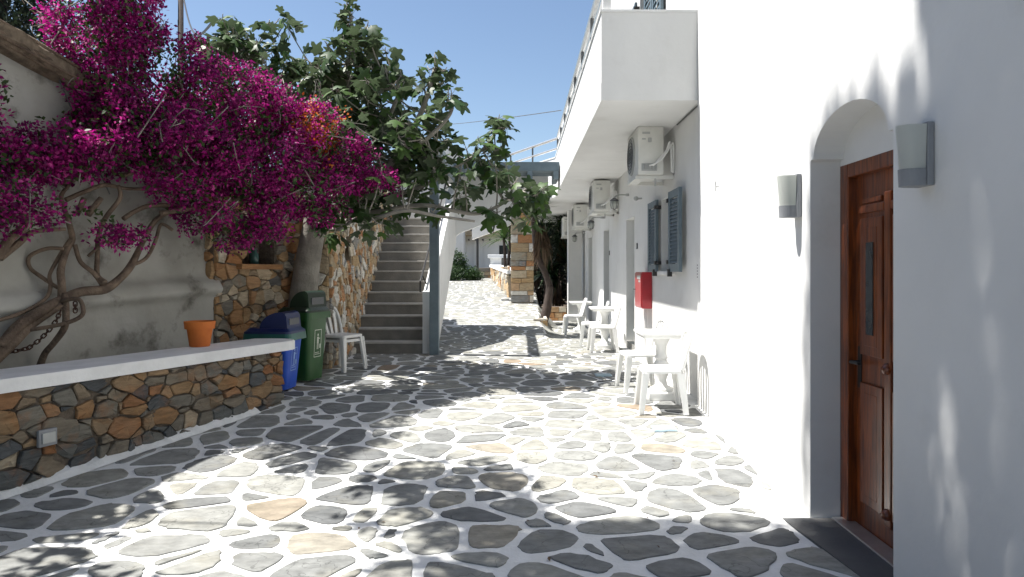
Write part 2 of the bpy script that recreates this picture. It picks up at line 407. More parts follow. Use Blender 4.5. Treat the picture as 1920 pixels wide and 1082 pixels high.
def blades(name, parent, m, tmpl, faces, locs, mats, scales, kind='stuff', attr=None, smooth=False):
    """many small leaves as one mesh: tmpl (k,3), mats (n,3,3)"""
    tmpl = np.asarray(tmpl); n = len(locs); k = len(tmpl)
    v = np.einsum('nij,kj->nki', mats, tmpl)*np.asarray(scales).reshape(-1, 1, 1)+np.asarray(locs)[:, None, :]
    off = np.array(wloc(parent)) if parent is not None else np.zeros(3)
    v = (v-off).reshape(-1, 3)
    fl = len(faces); sz = np.array([len(f) for f in faces]); idx = np.concatenate([np.array(f) for f in faces])
    allidx = (idx[None, :]+(np.arange(n)*k)[:, None]).reshape(-1); starts1 = np.concatenate([[0], np.cumsum(sz)[:-1]])
    starts = (starts1[None, :]+(np.arange(n)*len(idx))[:, None]).reshape(-1)
    me = bpy.data.meshes.new(name); me.vertices.add(len(v)); me.vertices.foreach_set('co', v.reshape(-1))
    me.loops.add(len(allidx)); me.loops.foreach_set('vertex_index', allidx.astype(np.int32))
    me.polygons.add(fl*n); me.polygons.foreach_set('loop_start', starts.astype(np.int32))
    try: me.polygons.foreach_set('loop_total', np.tile(sz, n).astype(np.int32))
    except Exception: pass
    me.update(calc_edges=True); me.validate(); me.materials.append(m)
    if smooth: me.polygons.foreach_set('use_smooth', np.ones(len(me.polygons), dtype=bool))
    if attr is None: attr = RNG.random(n)
    a = me.attributes.new('rnd', 'FLOAT', 'POINT'); a.data.foreach_set('value', np.repeat(np.asarray(attr), k).astype(np.float32))
    o = bpy.data.objects.new(name, me); COL.objects.link(o)
    if parent is not None: o.parent = parent
    if kind: o['kind'] = kind
    return o
def rand_rot(n, rng=None):
    rng = rng or RNG; q = rng.normal(size=(n, 4)); q /= np.linalg.norm(q, axis=1)[:, None]
    w, x, y, z = q.T
    return np.stack([np.stack([1-2*(y*y+z*z), 2*(x*y-z*w), 2*(x*z+y*w)], 1), np.stack([2*(x*y+z*w), 1-2*(x*x+z*z), 2*(y*z-x*w)], 1), np.stack([2*(x*z-y*w), 2*(y*z+x*w), 1-2*(x*x+y*y)], 1)], 1)
def frames(d, up=(0, 0, 1), roll=0., rng=None):
    """rotation matrices whose x axis is d and whose z is near up"""
    d = d/np.linalg.norm(d, axis=1)[:, None]; up = np.broadcast_to(np.asarray(up, float), d.shape)
    if roll: up = up+(rng or RNG).normal(0, roll, d.shape)
    y = np.cross(up, d); ln = np.linalg.norm(y, axis=1)[:, None]; y = np.where(ln > 1e-4, y/np.maximum(ln, 1e-4), np.array([0, 1., 0])); z = np.cross(d, y)
    return np.stack([d, y, z], 2)

# ------------------------------------------------------------------ ground levels
def lerp_pts(x, P):
    for (a, b), (c, d) in zip(P, P[1:]):
        if x <= c: return b+(d-b)*max(0, (x-a))/(c-a)
    return P[-1][1]
BASE = [(-10, 0), (3.9, 0), (4.6, .03), (7, .19), (8.5, .215), (11, .22), (16, .11), (22, .03), (60, .03)]
RAMP = [(-10, 0), (13, 0), (15, .20), (18, .62), (22, .88), (28, 1.16), (60, 1.16)]
def gz(x, y):
    b = lerp_pts(y, BASE)
    if y > 13 and x < .62:
        t = min(1, max(0, (.62-x)/.14)); b += max(0, lerp_pts(y, RAMP)+.03-b+.0 if y > 15 else lerp_pts(y, RAMP))*t
    return b
def G(x, y, dz=0): return Vector((x, y, gz(x, y)+dz))

# ================================================================== SETTING
# far ground, hill
g = MB(); ys = [-60, 27.5, 29, 60, 400]; zs = [-.25, -.25, 1.02, 1.02, 1.3]; xs = [-300, -40, 40, 300]
for y, z in zip(ys, zs):
    for x in xs: g.v.append((x, y, z))
for i in range(4):
    for j in range(3): g.f.append([i*4+j, i*4+j+1, i*4+j+5, i*4+j+4])
tag(g.build('ground', mat('dry_ground', (.22, .18, .13), (.13, .12, .08), .95, .5, .3, 5, coord='World')), kind='structure')
rng = np.random.default_rng(3); hv, hf = [], []; nx = 60
for j in range(9):
    for i in range(nx):
        x = -160+320*i/(nx-1); y = 95+j*14; h = 1+(14.5+3.5*math.sin(x*.03+1)+1.5*math.sin(x*.11))*math.sin(min(1, j/6)*math.pi/2)+rng.normal(0, .35)
        hv.append((x, y, h-(1.2 if j == 0 else 0)))
for j in range(8):
    for i in range(nx-1): hf.append((j*nx+i, j*nx+i+1, (j+1)*nx+i+1, (j+1)*nx+i))
tag(raw('hill', hv, hf, mat('scrub_hillside', (.075, .082, .045), (.13, .115, .075), .95, .25, .5, 1, coord='World'), smooth=True), kind='structure')

# pavement: whitewashed joint sheet following the levels, stones standing a little proud
pv, pf = [], []; PX = [-6+.3*i for i in range(21)]+[.28, .44, .5, .56, .62, .68]+[.95+.3*i for i in range(6)]
PX = sorted(set(round(x, 3) for x in PX)); PY = [-4+.5*i for i in range(65)]
for y in PY:
    for x in PX: pv.append((x, y, gz(x, y)))
nxp = len(PX)
for j in range(len(PY)-1):
    for i in range(nxp-1): pf.append((j*nxp+i, j*nxp+i+1, (j+1)*nxp+i+1, (j+1)*nxp+i))
pave = tag(raw('pavement', pv, pf, MORTAR_W, smooth=True), kind='structure')
PLN = (Vector((-3.39, 4.52, 0)), Vector((-2.38, 6.90, 0)))      # planter front line
pdir = (PLN[1]-PLN[0]).normalized(); pnor = Vector((pdir.y, -pdir.x, 0))   # faces the alley
def paving():
    rng = np.random.default_rng(11)
    s = .275
    A = scatter(-4.6, 1.9, 2.6, 13.2, s, .46, rng); B = scatter(-4.6, 2.0, 13.2, 29.5, .34, .40, rng)
    pts = np.vstack([A[A[:, 1] < 13.2], B[B[:, 1] >= 13.2]])
    st = np.array([1.12, 1.0]); P = pts/st
    w = rng.uniform(-1, 1, len(P))*.034
    nd = (-pnor.x*st[0], -pnor.y*st[1]); dd = -(pnor.x*PLN[0].x+pnor.y*PLN[0].y+.05)
    cand = []
    for i, poly in enumerate(cells(P, w, [((1, 0), 1.72/st[0])], .8)):
        if poly is None: continue
        x, y = pts[i]
        if y < 6.95: poly = clip(poly, nd, dd)
        if len(poly) < 3: continue
        if 4.0 < y+.2 and y < 3.3: pass
        poly = [(a*st[0], b*st[1]) for a, b in poly]
        far = y > 12
        # slate slab at the door takes this corner
        poly2 = poly
        if 3.0 < y < 4.6 and x > 1.0:
            poly2 = clip(poly, (.95, .31), .95*1.52+.31*4.18)if x+.0 > 1.3 else poly
            if len(poly2) < 3: continue
        q = inset(poly2, rng.uniform(.018, .032) if not far else rng.uniform(.016, .028))
        if q is None or abs(area(q)) < .006: continue
        q = dedupe(q, .03)
        if len(q) < 3: continue
        q = chaikin(q, rng.uniform(.15, .25)); q = chaikin(q, .25)
        q = dedupe([(a+rng.normal(0, .0045), b+rng.normal(0, .0045)) for a, b in q], .012)
        if len(q) < 4: continue
        cx = sum(a for a, b in q)/len(q); cy = sum(b for a, b in q)/len(q)
        if cx > .62 and cy > 19.7: continue
        if cx < -2.6 and cy > 7.6: continue
        px = 975+F*cx/cy
        vis = -60 < px < 1960 and cy > 2.9
        ar = abs(area(q))/cy**3
        cand.append((-ar if vis else 1, q, cx, cy))
    cand.sort(key=lambda t: t[0]); rv, rf, ra = [], [], []
    for k, (a_, q, cx, cy) in enumerate(cand):
        n = len(q); h = .006+rng.uniform(0, .004)
        vs = [(a, b, gz(a, b)-.02) for a, b in q]
        vs += [(cx+(a-cx)*.985, cy+(b-cy)*.985, gz(a, b)+h*.8) for a, b in q]
        vs += [(cx+(a-cx)*.95, cy+(b-cy)*.95, gz(a, b)+h) for a, b in q]
        fs = [(i, (i+1) % n, n+(i+1) % n, n+i) for i in range(n)]+[(n+i, n+(i+1) % n, 2*n+(i+1) % n, 2*n+i) for i in range(n)]+[tuple(range(2*n, 3*n))]
        r_ = rng.random() if cy < 11 else .45+.5*rng.random()  # farther stones kept to paler tones, strong sunlight put into their colour
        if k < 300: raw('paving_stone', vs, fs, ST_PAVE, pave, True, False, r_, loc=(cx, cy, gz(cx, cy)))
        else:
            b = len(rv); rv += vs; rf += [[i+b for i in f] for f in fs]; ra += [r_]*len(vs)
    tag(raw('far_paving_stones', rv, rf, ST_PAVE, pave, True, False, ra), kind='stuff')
paving()

# ================================================================== RIGHT-HAND GUESTHOUSE
WX, RX = 1.75, 1.80
house = thing('guesthouse', (WX, 6.8, 0), 'long white two-storey guesthouse with a balcony along the alley', 'building')
def quadset(name, quads, m, parent):
    v, f = [], []
    for q in quads:
        b = len(v); v += q; f.append([b+i for i in range(len(q))])
    o = raw(name, v, f, m, parent)
    bm = bmesh.new(); bm.from_mesh(o.data); bmesh.ops.remove_doubles(bm, verts=bm.verts, dist=.0004); bm.to_mesh(o.data); bm.free()
    return o
# front wall with the arched doorway
D0, D1 = 3.25, 4.18; DEEP = WX+.18; TOPZ = 7.6
arcN = 18; sh = .045; hw = (D1-D0)/2-sh; cy_ = (D0+D1)/2; sp = 2.165; rise = .235
arc = [(cy_-hw*math.cos(math.pi*i/arcN), sp+rise*math.sin(math.pi*i/arcN)) for i in range(arcN+1)]
prof = [(D0, 0), (D0, sp-.01), (D0+.01, sp)]+arc+[(D1-.01, sp), (D1, sp-.01), (D1, 0)]
qs = []
gridz = [-.3, 1.0, 2.165, TOPZ]
qs.append([(WX, -6, -.3), (WX, -6, TOPZ), (WX, D0, TOPZ), (WX, D0, sp-.01), (WX, D0, 0), (WX, D0, -.3)][::-1])
qs.append([(WX, D1, -.3), (WX, D1, 0), (WX, D1, sp-.01), (WX, D1, TOPZ), (WX, 6.83, TOPZ), (WX, 6.83, -.3)][::-1])
for a, b in zip(prof[1:-2], prof[2:-1]):
    qs.append([(WX, a[0], a[1]), (WX, b[0], b[1]), (WX, b[0], TOPZ), (WX, a[0], TOPZ)])
for a, b in zip(prof[:-1], prof[1:]):           # reveal all round
    qs.append([(WX, a[0], a[1]), (DEEP, a[0], a[1]), (DEEP, b[0], b[1]), (WX, b[0], b[1])])
# tympanum above the door frame
qs.append([(DEEP, D0, 2.128)]+[(DEEP, p[0], p[1]) for p in prof[1:-1]]+[(DEEP, D1, 2.128)])
qs.append([(WX, 6.83, -.3), (RX+.4, 6.83, -.3), (RX+.4, 6.83, TOPZ), (WX, 6.83, TOPZ)])
qs.append([(WX, -6, TOPZ), (8, -6, TOPZ), (8, 25, TOPZ), (WX, 25, TOPZ)])
qs.append([(WX, -6, -.3), (WX, -6, TOPZ), (8, -6, TOPZ), (8, -6, -.3)])
fwall = quadset('front_wall', qs, PLASTER, house)
# recessed wall with doorways and window
def holed_wall(name, X, thick, y0, y1, z0, z1, holes, m, parent):
    ysx = sorted(set([y0, y1]+[h[0] for h in holes]+[h[1] for h in holes])); zsx = sorted(set([z0, z1]+[h[2] for h in holes]+[h[3] for h in holes])); q = []
    inh = lambda y, z: any(h[0] < y < h[1] and h[2] < z < h[3] for h in holes)
    for a, b in zip(ysx, ysx[1:]):
        for c, d in zip(zsx, zsx[1:]):
            if inh((a+b)/2, (c+d)/2): continue
            q.append([(X, a, c), (X, a, d), (X, b, d), (X, b, c)][::-1]); q.append([(X+thick, a, c), (X+thick, a, d), (X+thick, b, d), (X+thick, b, c)])
    for a, b, c, d in holes:
        t = thick
        q += [[(X, a, c), (X+t, a, c), (X+t, a, d), (X, a, d)], [(X, b, c), (X, b, d), (X+t, b, d), (X+t, b, c)],
              [(X, a, d), (X+t, a, d), (X+t, b, d), (X, b, d)], [(X, a, c), (X, b, c), (X+t, b, c), (X+t, a, c)]]
    q.append([(X, y1, z0), (X+4, y1, z0), (X+4, y1, z1), (X, y1, z1)])
    return quadset(name, q, m, parent)
DOORS = [(10.9, 11.75), (14.0, 14.9), (17.3, 18.2)]
WIN = (8.08, 8.82, 1.50, 2.40)
UPW = [(9.2, 10.4, 3.35, 5.6), (13.2, 14.4, 3.35, 5.6)]
holed_wall('recessed_wall', RX, .28, 6.83, 24.5, -.3, TOPZ, [(a, b, -.2, 2.36) for a, b in DOORS]+[WIN]+UPW, PLASTER, house)
for a, b in DOORS:
    d = MB().box(RX+.22, RX+.27, a-.02, b+.02, .1, 2.38).build('guest_door', GREYWOOD, house, True)
    MB().box(RX+.0, RX+.3, a+.002, b-.002, .05, gz(1.8, a)+.10).build('door_step', CONC_L, house, True)
    MB().tube([(RX+.19, a+.1, 1.2), (RX+.19, a+.22, 1.2)], .012).build('handle', STEEL, d, True)
for a, b, c, d in [WIN]+UPW:
    fr = MB()
    for q in ((a-.01, a+.05, c-.01, d+.01), (b-.05, b+.01, c-.01, d+.01), (a+.05, b-.05, c-.01, c+.05), (a+.05, b-.05, d-.05, d+.01), ((a+b)/2-.03, (a+b)/2+.03, c+.05, d-.05)):
        fr.box(RX+.16, RX+.22, q[0], q[1], q[2], q[3])
    fo = fr.build('window_frame', GREYWOOD, house, True)
    MB().box(RX+.185, RX+.195, a+.04, b-.04, c+.04, d-.04).build('pane', DARKGLASS, fo, True)
MB().box(RX-.045, RX+.1, 8.02, 8.88, 1.455, 1.497, .006).build('window_sill', PAINT_W, house, True)
# balcony: soffit slab and parapet, running to Y 15.7 and then turning along the bridge
BX, B0, B1, ZS, ZP = .80, 6.83, 15.7, 3.18, 4.05
bal = MB()
bal.prism([(BX, B0, ZS), (RX-.003, B0+.002, ZS), (RX-.003, 24.4, ZS), (.38, 24.4, ZS), (.38, 17.2, ZS), (BX, B1, ZS)], (0, 0, .17)).build('balcony_floor', PLASTER, house, True)
par = MB()
par.prism([(BX+.003, B0+.003, ZS+.17), (RX-.004, B0+.003, ZS+.17), (RX-.004, B0+.11, ZS+.17), (BX+.11, B0+.11, ZS+.17), (BX+.11, B1, ZS+.17), (-.75, 19.1, ZS+.17), (-.85, 19.04, ZS+.17), (BX+.003, B1-.04, ZS+.17)], (0, 0, ZP-ZS-.17))
o = par.build('balcony_parapet', PLASTER, house, True)
MB().prism([(BX-.012, B0-.012, ZP+.002), (RX-.004, B0+.003, ZP+.002), (RX-.004, B0+.12, ZP+.002), (BX+.12, B0+.12, ZP+.002), (BX+.12, B1, ZP+.002), (-.74, 19.1, ZP+.002), (-.86, 19.04, ZP+.002), (BX-.012, B1-.04, ZP+.002)], (0, 0, .022)).build('coping', PAINT_W, o, True)
RL = [Vector((BX+.05, 6.9, 0)), Vector((BX+.05, B1-.02, 0)), Vector((-.80, 19.0, 0)), Vector((-2.2, 22.0, 0))]
for zz, rr in ((4.50, .034), (4.27, .028)):
    MB().tube([p+Vector((0, 0, zz)) for p in RL], rr, 8).build('railing', STEEL, house, True)
MB().tube([(WX-.02, B0+.05, 4.5), (BX+.05, B0+.05, 4.5)], .026, 8).build('railing', STEEL, house, True)
for k in range(8):
    y = 6.95+k*1.24
    MB().box(BX+.03, BX+.07, y-.02, y+.02, ZP+.024, 4.48).build('rail_post', DGREY, house, True)
for t in (.33, .66, .98):
    p = RL[1].lerp(RL[2], t); MB().box(p.x-.02, p.x+.02, p.y-.02, p.y+.02, ZP+.024, 4.48).build('rail_post', DGREY, house, True)
# corner column holding the far end
MB().box(1.34, 1.72, 19.3, 19.68, -.1, ZS-.002, .01).build('corner_column', PLASTER, house, True)
# round post and white corner post of the balcony front
MB().box(BX+.02, BX+.10, B0+.02, B0+.10, ZP+.024, 4.9).build('corner_post', PAINT_W, house, True)

# shutters: leaf in frame with louvres, lying back against the wall
def shutter(y0, y1, z0, z1, X, n, hinge_far):
    t = .038
    f = MB(); s_ = .075
    f.box(X-t, X, y0, y0+s_, z0, z1, .004).box(X-t, X, y1-s_, y1, z0, z1, .004).box(X-t+.003, X-.003, y0+s_-.002, y1-s_+.002, z0, z0+.09, .003).box(X-t+.003, X-.003, y0+s_-.002, y1-s_+.002, z1-.08, z1, .003)
    sh_ = f.build('shutter', GREYWOOD, house, True)
    p0 = None
    for i in range(n):
        z = z0+.10+(z1-z0-.20)*(i+.5)/n; hgt = (z1-z0-.2)/n
        if p0 is None:
            p0 = MB().prism([(-t/2+.004, y0+s_-.01, -hgt*.55), (-t/2-.004+.008, y0+s_-.01, -hgt*.62), (t/2-.004, y0+s_-.01, hgt*.45), (t/2-.010, y0+s_-.01, hgt*.52)], (0, y1-y0-2*s_+.02, 0)).build('slat', GREYWOOD, None)
            p0.parent = sh_; q = p0
        else:
            q = p0.copy(); COL.objects.link(q)
        q.location = Vector((X-t/2, 0, z))-wloc(sh_)
    for zz in (z0+.09, z1-.12):
        yh = y0 if hinge_far else y1
        MB().box(X-.055, X+.04, yh-.03, yh+.03, zz, zz+.045).tube([(X-.03, yh, zz+.02), (X-.03, yh+(-.13 if hinge_far else .10), zz+.02)], .008, 6).build('hinge', BLACK, sh_, True)
    yb = y0+.05 if hinge_far else y1-.1
    MB().box(X-.06, X-.01, yb, yb+.05, z0-.055, z0+.03).build('shutter_catch', BLACK, sh_, True)
    return sh_
shutter(8.86, 9.42, 1.49, 2.41, RX-.03, 17, True)
shutter(7.48, 8.03, 1.49, 2.41, RX-.05, 17, False)
for y in (8.55, 9.15, 10.45, 11.05): shutter(y, y+.56, 3.4, 5.55, RX-.03, 24, True)

# the varnished front door
fx = DEEP
door = MB()
door.box(fx+.055, fx+.10, D0+.09, D1-.09, .012, 2.05).build('front_door', WOOD, house, True)
MB().box(fx+.13, fx+.16, D0-.3, D1+.3, -.1, 2.5).build('light_leak_panel', CONC, house, True)  # unseen panel added behind the door to block light leaking round the frame
dl = [c for c in house.children if c.name.startswith('front_door')][0]; dl['label'] = 'varnished orange-brown panelled front door under a low arch'
MB().box(fx+.003, fx+.09, D0-.006, D0+.09, 0.005, 2.137, .006).box(fx+.003, fx+.09, D1-.09, D1+.006, .005, 2.137, .006).box(fx+.005, fx+.088, D0+.088, D1-.088, 2.05, 2.135, .006).build('door_frame', WOOD, dl, True)
def raised_panel(y0, y1, z0, z1):
    m_ = MB()
    for k, (ins, dx) in enumerate(((0, .020), (.028, .012), (.052, .022))):
        m_.box(fx+.055-dx, fx+.056, y0+ins, y1-ins, z0+ins, z1-ins, .005)
    return m_.build('door_panel', WOOD, dl, True)
ym = (D0+D1)/2
for (a, b) in ((D0+.17, ym-.05), (ym+.05, D1-.17)):
    for c, d in ((.17, .86), (1.02, 1.80)): 
        p = raised_panel(a, b, c, d)
    MB().box(fx+.026, fx+.034, a+.085, b-.085, 1.14, 1.66).build('glass_strip', DOORGLASS, dl, True)
    MB().box(fx+.035, fx+.056, a-.015, b+.015, 1.83, 1.875, .006).box(fx+.04, fx+.056, a+.02, b-.02, 1.885, 1.915, .005).build('pediment_moulding', WOOD, dl, True)
MB().box(fx+.036, fx+.056, ym-.035, ym+.035, .12, 1.93, .008).build('centre_moulding', WOOD, dl, True)
for zz in (.16, .94): MB().lathe([(0.001, 0), (.03, .01), (.035, .035), (.02, .06), (.001, .065)], (fx+.04, ym, zz), 12).build('carved_boss', WOOD, dl, True, True)
MB().box(fx+.05, fx+.058, D1-.155, D1-.115, .82, 1.06).tube([(fx+.052, D1-.135, .97), (fx+.0, D1-.135, .97), (fx-.002, D1-.235, .972)], .010, 8).build('handle', BLACK, dl, True)
MB().box(DEEP-.06, DEEP+.05, D0+.01, D1-.01, 0.0, .024, .004).build('threshold', STEEL, dl, True)
sl = [(1.50, 4.17), (DEEP-.06, 4.17), (DEEP-.06, 3.1), (1.87, 2.6), (1.80, 2.6)]
sl = [(1.575, 4.165), (DEEP-.062, 4.165), (DEEP-.062, D0+.02), (1.74, D0+.02), (1.74, 3.0), (1.70, 3.0)]
raw('slate_slab', [(x, y, .0) for x, y in sl]+[(x, y, .016) for x, y in sl], [tuple(range(6))[::-1], tuple(range(6, 12))]+[(i, (i+1) % 6, 6+(i+1) % 6, 6+i) for i in range(6)], mat('dark_slate', (.085, .088, .09), (.11, .11, .108), .7, 6, .3, 25), pave, True)

# ------------------------------------------------------------------ left-hand side: old building and its roof edge
A0 = Vector((-3.98, 5.83, 0)); wd = Vector((.343, 1, 0)).normalized(); wn_ = Vector((wd.y, -wd.x, 0))
old = thing('whitewashed_building', A0, 'old whitewashed building with an earthen roof behind the bougainvillea', 'building')
nu, nv_ = 110, 110; wv, wf = [], []; rr = np.random.default_rng(5)
def roofline(t): return 3.22-.26*(t+.3) if t < 2.2 else 2.57
for i in range(nu+1):
    t = -12+(1.86+12)*i/nu
    for j in range(nv_+1):
        z = .3+(roofline(t)-.3)*j/nv_
        zl = 1.26+.045*t; b = .13*math.exp(-(((z-zl)/.085)**2)**1.3)+(.07*min(1, (zl-z)/.08) if z < zl else 0)-.012*math.exp(-((((z-zl-.16)*1.0) % .27-.135)/.012)**2)*(1 if z > zl+.12 else .5)   # the rolled ledge and thicker foot
        b += .012*math.sin(t*3.1+z*2)+.008*math.sin(t*7.3+1.7*z)
        p = A0+wd*t+wn_*b; wv.append((p.x, p.y, z))
for i in range(nu):
    for j in range(nv_): a = i*(nv_+1)+j; wf.append((a, a+nv_+1, a+nv_+2, a+1))
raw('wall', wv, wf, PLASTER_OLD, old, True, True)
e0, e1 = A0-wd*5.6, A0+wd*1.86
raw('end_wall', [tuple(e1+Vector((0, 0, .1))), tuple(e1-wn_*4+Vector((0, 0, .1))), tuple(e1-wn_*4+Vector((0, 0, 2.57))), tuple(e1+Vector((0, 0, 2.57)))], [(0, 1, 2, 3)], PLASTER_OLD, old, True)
rv, rf = [], []; n_ = 46
for i in range(n_+1):
    t = -5.6+7.6*i/n_; z = roofline(t); jn = rr.normal(0, .018, 8)
    for k, (du, dz) in enumerate(((-4, .10), (-.2, .20), (.05, .20), (.16, .14), (.17, .05), (.10, .0), (-.02, -.02))):
        p = A0+wd*t+wn_*(du+jn[k]*.8); rv.append((p.x, p.y, z+dz+jn[k]))
for i in range(n_):
    for k in range(6): a = i*7+k; rf.append((a, a+1, a+8, a+7))
raw('roof', rv, rf, THATCH, old, True, False)
for k in range(5):
    t0_, t1_ = -5.4+k*.3, 1.0-.2*k; z = .02+.03*k
    MB().tube([A0+wd*(t0_+(t1_-t0_)*j/6)+wn_*(.14+.03*math.sin(k*2+j))+Vector((0, 0, roofline(t0_+(t1_-t0_)*j/6)+z+.015*math.sin(j*2+k))) for j in range(7)], .013, 6, 3).build('cane', BARK_B, old, True, True)
# mortar board lines on the wall are shallow grooves in relief; a loose cable runs down it
MB().tube([A0+wd*.03+wn_*.05+Vector((0, 0, 3.2)), A0+wd*.28+wn_*.06+Vector((0, 0, 2.7)), A0+wd*.55+wn_*.06+Vector((0, 0, 2.2))], .006, 6, 4).build('cable', DGREY, old, True)

# ------------------------------------------------------------------ planter wall
pl = thing('planter_wall', G(-2.9, 5.7), 'low rubble-stone planter wall with a thick white coping', 'planter')
q0 = PLN[0]-pdir*2.6; q1 = PLN[1]; Lp = (q1-q0).length
core = [q0, q1, q1-pnor*.42, q0-pnor*.42]
MB().prism([(p.x, p.y, -.1) for p in core], (0, 0, .80)).build('core', MORTAR_D, pl, True)
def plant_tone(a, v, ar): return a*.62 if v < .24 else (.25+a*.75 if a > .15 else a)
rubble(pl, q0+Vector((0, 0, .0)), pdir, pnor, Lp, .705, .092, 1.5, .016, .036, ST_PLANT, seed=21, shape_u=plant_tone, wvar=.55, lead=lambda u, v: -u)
# the far end of the planter, stones turning the corner
rubble(pl, q1, -pnor, pdir, .42, .70, .15, 1.2, .016, .03, ST_PLANT, seed=22, wvar=.4)
# coping with a rounded far end
cp = [q0+pnor*.045, q1+pdir*.02+pnor*.045]
for k in range(9):
    a = math.pi/2*k/8; cp.append(q1+pdir*(.06+.10*math.sin(a)*1.0+.14*math.sin(a*2))+pnor*(.045-.52*(1-math.cos(a))))
cp.append(q0-pnor*.475)
c0 = [Vector((p.x, p.y, .705)) for p in cp]; n_ = len(cp); cen = (q0+q1)/2
cv_ = [tuple(p) for p in c0]+[(p.x, p.y, .785) for p in c0]+[(p.x+(cen-pnor*.2-p).normalized().x*.015, p.y+(cen-pnor*.2-p).normalized().y*.015, .797) for p in c0]
cf = [tuple(range(n_))[::-1], tuple(range(2*n_, 3*n_))]+[(i, (i+1) % n_, n_+(i+1) % n_, n_+i) for i in range(n_)]+[(n_+i, n_+(i+1) % n_, 2*n_+(i+1) % n_, 2*n_+i) for i in range(n_)]
raw('coping', cv_, cf, PAINT_W, pl, True)
# white splash line of lime at the foot
rng = np.random.default_rng(9); ev, ef = [], []
ne = 90
for i in range(ne+1):
    p = q0+pdir*(Lp*.93*i/ne); h = .028+rng.uniform(0, .022); w_ = .075+rng.uniform(0, .02)
    z = gz(p.x, p.y)
    ev += [tuple(p+pnor*.0+Vector((0, 0, z+h+.02))), tuple(p+pnor*.045+Vector((0, 0, z+h))), tuple(p+pnor*w_+Vector((0, 0, z+.004)))]
for i in range(ne):
    for k in range(2): a = i*3+k; ef.append((a, a+1, a+4, a+3))
raw('lime_footing', ev, ef, MORTAR_W, pl, True)
soil = [A0-wd*5.6, A0+wd*1.86, q1-pnor*.40+pdir*.05, q0-pnor*.40]
tag(raw('soil', [(p.x, p.y, .66) for p in soil], [(3, 2, 1, 0)], SOIL), kind='structure')
# recessed wall light in the planter
wl_p = at(96, 817, 4.73)
uu = (Vector((wl_p.x, wl_p.y, 0))-q0).dot(pdir); wl_c = q0+pdir*uu+pnor*.03
wlt = thing('recessed_wall_light', Vector((wl_c.x, wl_c.y, .36)), 'small square grey light set into the planter stones', 'wall light', rz=math.atan2(pdir.y, pdir.x))
MB().box(-.062, .062, -.035, -.006, -.058, .058, .006).build('housing', LAMPGREY, wlt)
MB().box(-.044, .044, -.046, -.034, -.036, .036, .004).build('lens', LGREY, wlt)

# ------------------------------------------------------------------ left stone walls
pier = thing('stone_garden_wall', Vector((-3.3, 7.6, .2)), 'rust and ochre rubble wall with a small niche, beside the whitewashed wall', 'stone wall')
P0 = A0+wd*1.84+wn_*.24; P0.z = 0; P0 = Vector((-3.315, 7.50, 0)); pd2 = Vector((.30, 1, 0)).normalized(); pn2 = Vector((pd2.y, -pd2.x, 0))
Lq = 1.55
niche = (.42, 1.05, 1.58, 2.05)
bk = MB()
b0 = P0-pn2*.02
def slab_with_niche(m, O, U, N, L, z0, z1, th, holes, parent):
    us = sorted(set([0, L]+[h[0] for h in holes]+[h[1] for h in holes])); vs_ = sorted(set([z0, z1]+[h[2] for h in holes]+[h[3] for h in holes])); q = []
    P = lambda u, v, w: tuple(O+U*u+N*w+Vector((0, 0, v)))
    for a, b in zip(us, us[1:]):
        for c, d in zip(vs_, vs_[1:]):
            k = any(h[0] < (a+b)/2 < h[1] and h[2] < (c+d)/2 < h[3] for h in holes)
            w = -.22 if k else 0
            q.append([P(a, c, w), P(b, c, w), P(b, d, w), P(a, d, w)])
    for a, b, c, d in holes:
        q += [[P(a, c, 0), P(a, c, -.22), P(a, d, -.22), P(a, d, 0)][::-1], [P(b, c, 0), P(b, d, 0), P(b, d, -.22), P(b, c, -.22)][::-1], [P(a, d, 0), P(a, d, -.22), P(b, d, -.22), P(b, d, 0)][::-1], [P(a, c, 0), P(b, c, 0), P(b, c, -.22), P(a, c, -.22)][::-1]]
    q += [[P(0, z0, 0), P(0, z1, 0), P(0, z1, -th), P(0, z0, -th)], [P(L, z0, 0), P(L, z0, -th), P(L, z1, -th), P(L, z1, 0)], [P(0, z1, 0), P(L, z1, 0), P(L, z1, -th), P(0, z1, -th)]]
    return quadset('core', q, m, parent)
slab_with_niche(MORTAR_D, P0, pd2, pn2, Lq, 0, 2.55, .5, [niche], pier)
rubble(pier, P0, pd2, pn2, Lq, 2.55, .095, 1.45, .014, .04, ST_PIER, holes=[(niche[0]-.02, niche[1]+.02, niche[2]-.06, niche[3])], seed=31, wvar=.6, lead=lambda u, v: -v if v > 2.2 else 0)
rubble(pier, P0-pn2*.46, pn2, -pd2, .46, 2.55, .16, 1.5, .016, .05, ST_PIER, seed=32, wvar=.4)
sv = [P0+pd2*(niche[0]-.06)+pn2*-.05, P0+pd2*(niche[1]+.06)+pn2*-.05, P0+pd2*(niche[1]+.06)+pn2*.075, P0+pd2*(niche[0]-.06)+pn2*.075]
MB().prism([(p.x, p.y, niche[2]-.062) for p in sv], (0, 0, .06)).build('sill_stone', ST_PIER, pier, True, attr=.55)
jar_p = P0+pd2*.80-pn2*.10
jar = thing('glass_jar', Vector((jar_p.x, jar_p.y, niche[2])), 'small blue-green glass jar standing in the stone niche', 'jar')
MB().lathe([(.045, .0), (.055, .01), (.055, .12), (.035, .15), (.033, .17)], (0, 0, 0), 14).build('body', mat('sea_glass', (.06, .14, .13), None, .15, 5), jar, smooth=True)
MB().lathe([(.038, .168), (.038, .19), (.03, .195)], (0, 0, 0), 14).build('lid', DGREY, jar)

